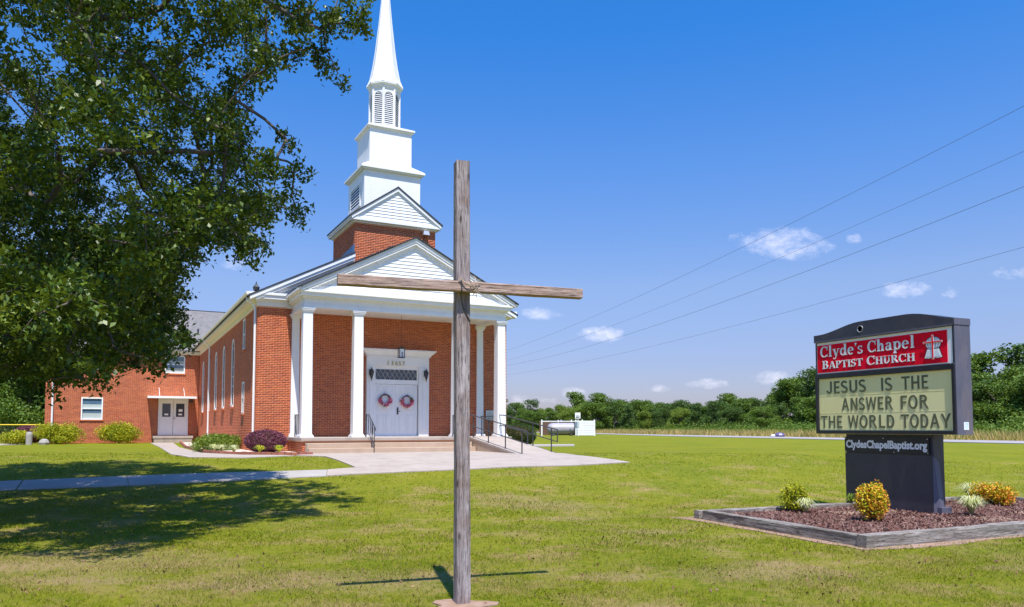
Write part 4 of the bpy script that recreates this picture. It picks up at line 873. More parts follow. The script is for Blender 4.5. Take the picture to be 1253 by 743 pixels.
    if c == 'L': return [rc(.08, .08 + T_, 0, 1), rc(.2, .6, 0, t)], .64
    if c == 'N': return [rc(.08, .08 + T_, 0, 1), rc(.60, .60 + T_, 0, 1), dg(.67, 0, .17, 1, .18)], .84
    if c == 'W': return [dg(.26, 0, .09, 1, .15), dg(.26, 0, .52, 1, .13), dg(.76, 0, .52, 1, .13), dg(.76, 0, .95, 1, .15)], 1.04
    if c == 'O': return [*ringp(.40, .5, .38, .515, T_, t, 0, 360, 22)], .80
    if c == 'D': return [rc(.08, .08 + T_, 0, 1), rc(.2, .38, 1 - t, 1), rc(.2, .38, 0, t), *ringp(.36, .5, .36, .5, T_, t, -90, 90, 14)], .78
    if c == 'Y': return [rc(.32, .32 + T_, 0, .48), dg(.40, .40, .10, 1, .17), dg(.40, .40, .71, 1, .17)], .8
    return [], .4
def word(s, x0, x1, z, H_, y, m, parent, sf=False, name='letter', depth=.01, scap=None, dup=None):
    adv = [glyph(c, sf)[1] * (scap if (scap and i and s[i - 1] != ' ') else 1) + (.04 if not sf else .03) for i, c in enumerate(s)]
    adv = [(.4 if c == ' ' else a) for a, c in zip(adv, s)]; k = (x1 - x0) / sum(adv); x = x0
    for i, c in enumerate(s):
        hh = H_ * (scap if (scap and i and s[i - 1] != ' ') else 1); kk = k * (hh / H_)
        if c != ' ':
            P, wd = glyph(c, sf)
            for (mm, dx, dz, yy, gr, nm) in ([(dup, .006, -.008, y + .004, 0, 'letter_edge')] if dup else []) + [(m, 0, 0, y, 0, name)]:
                b = MB()
                for q, p in enumerate(P): b.prism([(x + a * kk + dx, z + c_ * hh + dz) for a, c_ in p], lambda p_, d: (p_[0], d, p_[1]), yy - depth - q * .00025, yy + .0003 * (q % 3))
                b.build(nm, mm, parent)
        x += adv[i] * k
hd = bpy.data.objects['header_panel']
word("Clyde's Chapel", -.65, 1.555, 3.04, .215, -.0125, 'sign_white', hd, True, dup='sign_shadowline', depth=.005)
word("BAPTIST CHURCH", -.61, 1.555, 2.80, .165, -.0125, 'sign_white', hd, True, dup='sign_shadowline', depth=.005, scap=.86)
rf = bpy.data.objects['reader_face']
for s_, x0, x1, z in (('JESUS', -.525, .47, 2.29), ('IS', .775, 1.06, 2.29), ('THE', 1.235, 1.80, 2.29), ('ANSWER', -.15, 1.07, 1.945), ('FOR', 1.19, 1.80, 1.945), ('THE', -.69, -.12, 1.605), ('WORLD', .0, 1.09, 1.605), ('TODAY', 1.2, 2.2, 1.605)):
    word(s_, x0, x1, z, .245, -.001, 'reader_letter', rf, depth=.004)
# emblem: globe, open book, cross
ex, ez = 1.91, 3.0
def disc(cx, cz, r, y0, y1, n=24, sx=1): b = MB(); b.prism([(cx + r * sx * math.cos(2 * math.pi * i / n), cz + r * math.sin(2 * math.pi * i / n)) for i in range(n)], lambda p, d: (p[0], d, p[1]), y0, y1); return b
disc(ex, ez + .075, .125, -.016, -.012).build('globe_rim', 'sign_shadowline', hd); disc(ex, ez + .075, .115, -.020, -.0165).build('globe', 'emblem_blue', hd)
b = MB()
for sxx in (.35, .75):
    b.tube([(ex + .115 * sxx * math.cos(a), -.0215, ez + .075 + .115 * math.sin(a)) for a in [2 * math.pi * i / 20 for i in range(21)]], .0022, 4)
b.tube([(ex - .115, -.0215, ez + .075), (ex + .115, -.0215, ez + .075)], .0022, 4); b.build('globe_line', 'sign_black', hd)
for (g_, m_, y_) in ((.012, 'sign_shadowline', -.0225), (0, 'sign_white', -.0255)):
    b = MB()
    for s in (-1, 1): b.prism([(ex + s * (.0 - (0 if not g_ else 0)), ez - .035 + g_), (ex + s * (.09 + g_), ez - .02 + g_), (ex + s * (.135 + g_), ez - .175 - g_), (ex + s * .06, ez - .185 - g_), (ex, ez - .165 - g_)], lambda p, d: (p[0], d, p[1]), y_, y_ + .002)
    b.build('book', m_, hd)
b = MB()
for s in (-1, 1): b.prism([(ex + s * .018, ez - .055), (ex + s * .08, ez - .045), (ex + s * .108, ez - .15), (ex + s * .018, ez - .155)], lambda p, d: (p[0], d, p[1]), -.028, -.0262)
b.build('book_page', 'emblem_blue', hd)
b = MB(); b.prism(rc(ex - .016, ex + .016, ez - .2, ez + .225), lambda p, d: (p[0], d, p[1]), -.033, -.029); b.prism(rc(ex - .15, ex + .15, ez + .082, ez + .114), lambda p, d: (p[0], d, p[1]), -.0325, -.0292); b.build('emblem_cross_edge', 'sign_white', hd)
b = MB(); b.prism(rc(ex - .010, ex + .010, ez - .19, ez + .215), lambda p, d: (p[0], d, p[1]), -.0365, -.0335); b.prism(rc(ex - .14, ex + .14, ez + .088, ez + .108), lambda p, d: (p[0], d, p[1]), -.036, -.0337); b.build('emblem_cross', 'sign_red', hd)
for o in hd.children:
    if o.name.split('.')[0] in ('globe_rim', 'globe', 'globe_line', 'book', 'book_page', 'emblem_cross_edge', 'emblem_cross'):
        for v in o.data.vertices: v.co.x = ex + (v.co.x - ex) * 1.24
# pedestal, web address plate, small sticker
b = MB(); b.box(-.15, 1.76, .10, .36, .0, 1.484); b.build('pedestal', 'sign_metal', SG)
b = MB(); b.box(-.17, 1.74, .085, .0985, .05, 1.12); b.build('pedestal_cover', 'sign_metal', SG)
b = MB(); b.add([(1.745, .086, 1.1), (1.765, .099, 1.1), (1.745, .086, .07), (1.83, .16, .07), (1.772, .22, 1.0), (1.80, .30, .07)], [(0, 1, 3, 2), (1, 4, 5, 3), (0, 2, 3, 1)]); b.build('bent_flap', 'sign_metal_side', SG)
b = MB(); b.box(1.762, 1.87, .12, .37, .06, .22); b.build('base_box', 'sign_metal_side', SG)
b = MB(); b.box(-.16, 1.70, .068, .0985, 1.135, 1.43); up_ = b.build('address_plate', 'sign_black', SG)
text_mesh('ClydesChapelBaptist.org', .20, 'address_text', 'sign_white', up_, (-.125, .066, 1.225), (R(90), 0, 0), .002, .0075, width=1.79)
b = MB()
for (x, z) in ((-.13, 1.40), (-.13, 1.16), (1.67, 1.40), (1.67, 1.16), (.75, 1.41), (.9, 1.15)): b.rings([(.012, 0), (.012, .006)], 8); [None]
b = MB()
for (x, z) in ((-.135, 1.405), (-.135, 1.16), (1.675, 1.405), (1.675, 1.16), (.75, 1.41), (.98, 1.155)): b.tube([(x, .069, z), (x, .06, z)], .011, 8)
b.build('screw', 'aluminium', up_)
b = MB(); b.box(sx1 + .0165, sx1 + .0185, .14, .26, 1.57, 1.70); b.build('sticker', 'sign_white', SG); b = MB(); b.box(sx1 + .0187, sx1 + .0195, .155, .245, 1.60, 1.69); b.box(sx1 + .0187, sx1 + .0195, .18, .22, 1.575, 1.595); b.build('sticker_print', 'sticker_blue', SG)
# --- raised bed
LC = Vector((3.38, 13.55)); U = Vector((.4, -.917)); Vv = Vector((.917, .4))
bd = empty('timber_border', (LC.x, LC.y, 0), math.atan2(UY, UX), 'weathered landscape timbers framing the mulch bed under the sign', 'border')
LU, LV = 3.5, 7.7
beam('timber', 'timber', (.0, .02, .075), (LU - .16, .0, .07), .15, .19, 14, .008, bd)
beam('timber', 'timber_cross', (LU - .06, -.1, .075), (LU - .08, 3.9, .085), .16, .2, 14, .009, bd); beam('timber', 'timber_cross', (LU - .08, 3.93, .085), (LU - .1, LV, .075), .15, .19, 14, .009, bd)
beam('timber', 'timber_cross', (-.02, .12, .07), (-.02, 3.6, .075), .15, .18, 14, .008, bd); beam('timber', 'timber_cross', (-.02, 3.63, .075), (-.02, LV, .07), .15, .18, 12, .008, bd)
beam('timber', 'timber', (.08, LV - .05, .07), (LU - .2, LV - .05, .07), .15, .18, 12, .008, bd)
beam('timber', 'timber', (-.14, -.08, .07), (-.14, .1, .07), .14, .16, 3, .006, bd)
def BW(u, v): p = LC + U * u + Vv * v; return (p.x, p.y)
patch('mulch_bed', [BW(0, .05), BW(LU - .1, .05), BW(LU - .1, LV - .05), BW(0, LV - .05)], 'mulch', .10, .1, cell=.5, label='dark red bark mulch filling the raised bed')
bw = MB(); pts = []
for i in range(40):
    t = i / 40
    c_ = [(-.5, -.34), (LU + .14, -.26), (LU + .26, LV + .2), (-.2, LV + .2)]; k = int(t * 4); p = lerp(c_[k], c_[(k + 1) % 4], t * 4 - k); q = BW(p[0] + random.uniform(-.09, .09), p[1] + random.uniform(-.09, .09)); pts.append(q)
patch('bare_soil', pts, 'soil', .010, .03, cell=.5, label='strip of bare soil worn round the timber border')
for nm, pl in (('drip_patch', [(.6, 2.2), (1.05, 2.1), (1.2, 3.3), (.8, 3.6)]), ('sandy_patch', [(2.2, 3.6), (2.75, 3.5), (2.7, 4.2), (2.25, 4.3)]), ('sandy_patch', [(1.9, 5.1), (2.6, 4.9), (2.5, 5.9), (2.0, 6.0)])):
    patch(nm, [BW(*p) for p in pl], 'soil', .108, .02, cell=.3)
n = 9000; uu = rng.uniform(.1, LU - .18, n); vv = rng.uniform(.12, LV - .1, n)
P = np.stack([LC.x + U.x * uu + Vv.x * vv, LC.y + U.y * uu + Vv.y * vv, .108 + rng.uniform(0, .02, n)], 1)
Vc, Fc = leaves_np(P, .06, .022, up=2.); tag(fast_mesh('mulch', Vc, Fc, 'mulch_chip', kind='stuff'), 'loose dark bark chips scattered over the raised bed')
# ---------------------------------------------------------------- shrubs
def shrub(name, label, loc, rx, ry, rz, n, L, m, stem='bark', lumps=14, group=None, cat='shrub', clip=False, wd=.6):
    t = empty(name, loc, 0, label, cat, group)
    if clip: cs = [(0, 0, rz * 1.02, 1.0)]; g_ = rng.normal(size=(n, 3)); g_ /= np.linalg.norm(g_, axis=1)[:, None]; g_ *= rng.uniform(.88, 1.03, (n, 1)); P = g_ * (rx, ry, rz) + (0, 0, rz * 1.0)
    else:
        ps = []
        for k in range(lumps):
            a = random.uniform(0, 6.28); r = math.sqrt(random.random()) * .62; cz = random.uniform(.35, .72); c = np.array([r * math.cos(a), r * math.sin(a), cz * (1 - .4 * r)])
            g_ = rng.normal(size=(n // lumps, 3)); g_ /= np.linalg.norm(g_, axis=1)[:, None]; g_ *= rng.uniform(.55, 1, (len(g_), 1)) * random.uniform(.30, .44); ps.append((g_ + c) * (rx, ry, rz * 1.1))
        P = np.concatenate(ps); P = P[P[:, 2] > .02]
    P[:, 2] = np.maximum(P[:, 2], .03)
    V_, F_ = leaves_np(P, L, L * wd, up=.8); fast_mesh('foliage', V_, F_, m, t)
    if clip:
        b = MB(); b.rings([(.3 * rx, .1 * rz), (.75 * rx, .45 * rz), (.84 * rx, rz), (.7 * rx, 1.5 * rz), (.3 * rx, 1.8 * rz)], 12); b.build('inner_twigs', 'dark_twig', t)
    b = MB()
    for k in range(6):
        a = 2 * math.pi * k / 6; b.tube([(0, 0, -.03), (rx * .3 * math.cos(a), ry * .3 * math.sin(a), rz * .4), (rx * .55 * math.cos(a + .3), ry * .55 * math.sin(a + .3), rz * .8)], [.02, .013, .006], 5)
    b.build('stem', 'dark_twig', t); return t
def bedp(px_u, v): q = BW(px_u, v); return (q[0] - .18, q[1] + .05, .1)
shrub('nandina_bush', 'bright yellow leafy bush at the far left of the mulch bed', bedp(.34, 1.98), .33, .33, .54, 3400, .045, 'yellow_leaf')
shrub('nandina_bush', 'orange and yellow bush in front of the sign pedestal', bedp(1.98, 2.05), .38, .38, .62, 4200, .045, 'orange_leaf')
shrub('nandina_bush', 'low orange bush near the right end of the mulch bed', bedp(1.05, 6.35), .50, .46, .48, 4200, .045, 'orange_leaf')
def tuft(name, label, loc, n, h, spread, m='variegated', wd=.012):
    t = empty(name, loc, 0, label, 'ornamental grass'); V_ = []; F_ = []
    for k in range(n):
        a = random.uniform(0, 6.28); l = h * random.uniform(.6, 1.15); rr = spread * random.uniform(.3, 1.1); s = len(V_); dx, dy = math.cos(a), math.sin(a)
        for q, (u, z) in enumerate(((0, 0), (.3, .7), (.7, 1.0), (1.1, .72))):
            w_ = wd * (1 - q * .28); V_ += [(dx * rr * u - dy * w_, dy * rr * u + dx * w_, z * l), (dx * rr * u + dy * w_, dy * rr * u - dx * w_, z * l)]
        F_ += [(s + 2 * q, s + 2 * q + 1, s + 2 * q + 3, s + 2 * q + 2) for q in range(3)]
    fast_mesh('blade', V_, F_, m, t, 'stuff'); return t
tuft('liriope', 'pale green striped grass clump beside the yellow bush', bedp(.72, 1.86), 110, .24, .22)
tuft('liriope', 'striped grass clump at the right foot of the sign pedestal', bedp(2.1, 4.25), 170, .30, .30)
tuft('liriope', 'striped grass clump behind the low orange bush', bedp(.35, 6.7), 170, .33, .34)
tuft('liriope', 'small dark green tuft at the left foot of the pedestal', bedp(.14, 3.55), 60, .22, .14, 'green_leaf')
def cs(name, label, x, y, *a, **k):
    q = L2W(x, y); return shrub(name, label, (q[0], q[1], q[2] + .02), *a, **k)
cs('foundation_shrub', 'low dark green spreading shrub in the gravel bed along the side wall', -.85, 3.0, .9, 3.3, .62, 12000, .07, 'green_leaf', lumps=30)
cs('foundation_shrub', 'round dark purple shrub at the front corner of the church', .22, -.95, .74, .68, .41, 9000, .055, 'purple_leaf', lumps=1, clip=True)
cs('foundation_shrub', 'wide yellow green shrub under the annex window', -7.45, 20.9, 1.7, .9, 1.15, 11000, .085, 'yellow_leaf', lumps=26)
cs('foundation_shrub', 'yellow green shrub between the annex window and the door canopy', -4.4, 21.15, 1.55, .85, 1.15, 11000, .085, 'yellow_leaf', lumps=26)
cs('foundation_shrub', 'low yellow shrub by the pale path at the annex corner', -9.4, 19.6, 1.0, .7, .78, 6000, .08, 'yellow_leaf', lumps=16)
cs('foundation_shrub', 'small round yellow shrub in front of the wide annex shrub', -7.35, 19.9, .5, .42, .45, 2500, .07, 'yellow_leaf', lumps=7)
cs('foundation_shrub', 'dark purple shrub beyond the annex corner', -9.15, 24.0, .85, .8, .52, 7000, .08, 'purple_leaf', lumps=1, clip=True)
for x, y, l in ((-1.25, -.8, 'yellow striped clump in the gravel bed before the green shrub'), (-.95, -1.6, 'yellow striped clump between the green and purple shrubs'), (-.2, -2.3, 'yellow clump in the gravel before the purple shrub'), (.4, -2.6, 'yellow clump nearest the brick edging corner'), (-1.4, .2, 'yellow striped clump against the low green shrub')):
    q = L2W(x, y); tuft('liriope', l, (q[0], q[1], q[2] + .03), 70, .26, .24, 'yellow_leaf' if 'yellow clump' in l else 'variegated', .018)
shrub('clipped_bush', 'round clipped dark green bush beside the ramp railing', (.27, 36.0, .7), .86, .86, .57, 11000, .055, 'hedge_leaf', clip=True, lumps=1)
q = L2W(-8.75, 18.9); t = empty('stone_post', q, 0, 'short pale stone post before the yellow shrubs at the annex corner', 'post')
b = MB(); b.rings([(.15, -.1), (.16, .55), (.13, .66), (.05, .7)], 10); b.build('shaft', 'walk_concrete', t)
q = L2W(-8.05, 18.9); t = empty('rock', q, 0, 'small pale rock in front of the wide annex shrub', 'rock')
b = MB(); b.rings([(.22, -.05), (.27, .12), (.2, .26), (.07, .32)], 8); b.build('stone', 'walk_concrete', t)
# ---------------------------------------------------------------- propane tank in its screen
tk = empty('tank_screen', (2.55, 67.2, T(3, 67.2)), R(2), 'white boarded screen fence around the propane tank', 'fence')
b = MB(); W_ = 4.72
for x in (0, 1.62, 2.6, 2.98, 3.55, 4.62): MB().box(x, x + .11, -.02 if x not in (1.62,) else 1.9, .09 if x != 1.62 else 2.0, -.1 if x in (0, 2.98, 4.62) else 1.2, 1.42).build('post', 'white_paint', tk)
MB().box(.112, 2.979, .0, .08, 1.24, 1.32).build('rail', 'white_paint', tk)
for k in range(6): MB().box(3.0, 4.66, -.05, -.022, .06 + k * .215, .06 + k * .215 + .2).build('board', 'white_paint', tk)
for k in range(6): MB().box(.0, 4.7, 2.02, 2.05, .06 + k * .215, .06 + k * .215 + .205).build('back_board', 'brown_board', tk)
for k in range(6): MB().box(2.99, 3.02, .1, 2.0, .06 + k * .215, .06 + k * .215 + .205).build('side_board', 'brown_board', tk)
tn = empty('propane_tank', (2.75, 68.2, T(3, 67.2)), R(2), 'grey horizontal propane tank behind the white screen', 'tank')
b = MB(); ax = [(.02, 0), (.28, .05), (.46, .2), (.53, .45), (.54, .6), (.54, 2.9), (.45, 3.2), (.02, 3.4)]; bb = MB(); bb.rings([(r, z) for r, z in ax], 20)
b.v = [(z + .35, x, y + .60) for (x, y, z) in bb.v]; b.f = bb.f; b.build('vessel', 'tank_metal', tn, smooth=True)
for x in (.8, 2.4): MB().box(x, x + .2, -.4, .4, -.1, .2).build('saddle', 'walk_concrete', tn)
MB().rings([(.12, 1.22), (.12, 1.38), (.03, 1.42)], 10, 1.6, 0).build('valve_dome', 'tank_metal', tn)
sg = empty('small_sign', (5.75, 66.9, T(5.75, 66.9)), 0, 'small white notice board on a post above the tank screen', 'sign')
MB().box(-.03, .03, 0, .05, -.1, 1.6).build('post', 'white_paint', sg); MB().box(-.26, .20, -.03, -.002, 1.52, 2.03).build('panel', 'sign_white', sg)
b = MB(); b.box(-.18, -.02, -.036, -.031, 1.58, 1.70); b.box(.0, .06, -.036, -.031, 1.58, 1.70); b.box(.08, .14, -.036, -.031, 1.60, 1.70); b.box(-.18, .1, -.036, -.031, 1.78, 1.81); b.build('print', 'black_metal', sg)
# utility poles and wires beside the road
def wx(Y): return 17.8 - .27 * Y
HP = {}
def pole(Y, label):
    X = wx(Y); t = empty('utility_pole', (X, Y, T(X, Y)), R(15), label, 'utility pole', 'poles carrying the roadside wires')
    b = MB(); b.tube([(0, 0, -1), (0, 0, 11.6)], [.16, .11], 10); b.build('pole', 'pole_wood', t); MB().box(-.9, .9, -.06, .06, 10.9, 11.05).build('crossarm', 'pole_wood', t)
    for x in (-.8, 0, .8): MB().rings([(.05, 11.05), (.06, 11.15), (.03, 11.22)], 8, x).build('insulator', 'walk_concrete', t)
pole(-14, 'wooden utility pole standing behind the camera'); pole(124, 'far wooden utility pole hidden behind the church')
for lab, zm, ym, a, r_ in (('highest of the four overhead wires crossing the sky', 8.38, 60, .00072, .0055), ('second highest overhead wire', 7.45, 55, .00078, .0045), ('third overhead wire from the top', 6.74, 48, .0010, .006), ('lowest overhead wire just above the treetops', 5.8, 40, .00065, .0045)):
    b = MB(); b.tube([(wx(Y), Y, zm + a * (Y - ym) ** 2) for Y in range(-14, 125, 3)], r_, 5); o = b.build('power_line', 'wire_grey'); tag(o, lab, 'wire', 'overhead wires')
# litter at the roadside
t = empty('litter_bag', (*tuple(RP + RD * 38 + RN * 8.2), .63), 0, 'small dark purple object lying at the far road edge', 'litter')
b = MB(); b.rings([(.5, 0), (.62, .15), (.45, .35), (.15, .45)], 9); b.build('bag', 'purple_plastic', t); MB().rings([(.25, .0), (.3, .12), (.1, .25)], 7, -.75, .1).build('scrap', 'sign_white', t)
# ball field fence at the far left
fn = empty('ball_field_fence', (-62, 74, .7), R(0), 'chain link fence with yellow top rail at the far left', 'fence')
b = MB(); b.tube([(-30, 0, 1.22), (20, 0, 1.22)], .06, 6); b.build('top_cap', 'yellow_cap', fn)
for k in range(17): MB().tube([(-30 + 3 * k, 0, -.1), (-30 + 3 * k, 0, 1.2)], .035, 6).build('post', 'chain', fn)
b = MB()
for k in range(250): b.tube([(-30 + .2 * k, 0.0, .05), (-30 + .2 * k + .6, .0, 1.17)], .006, 3, False); b.tube([(-30 + .2 * k + .6, .012, .05), (-30 + .2 * k, .012, 1.17)], .006, 3, False)
b.build('wire_mesh', 'chain', fn, 'stuff'); MB().box(14.2, 16.4, -.1, -.07, .35, .75).build('banner', 'sign_white', fn)
t = empty('field_light_box', (-41.5, 73.6, .7), 0, 'small white box on a post behind the yellow topped fence', 'box'); MB().box(-.04, .04, -.04, .04, 0, 1.3).build('post', 'chain', t); MB().box(-.3, .3, -.15, .15, 1.3, 1.75).build('box', 'sign_white', t)
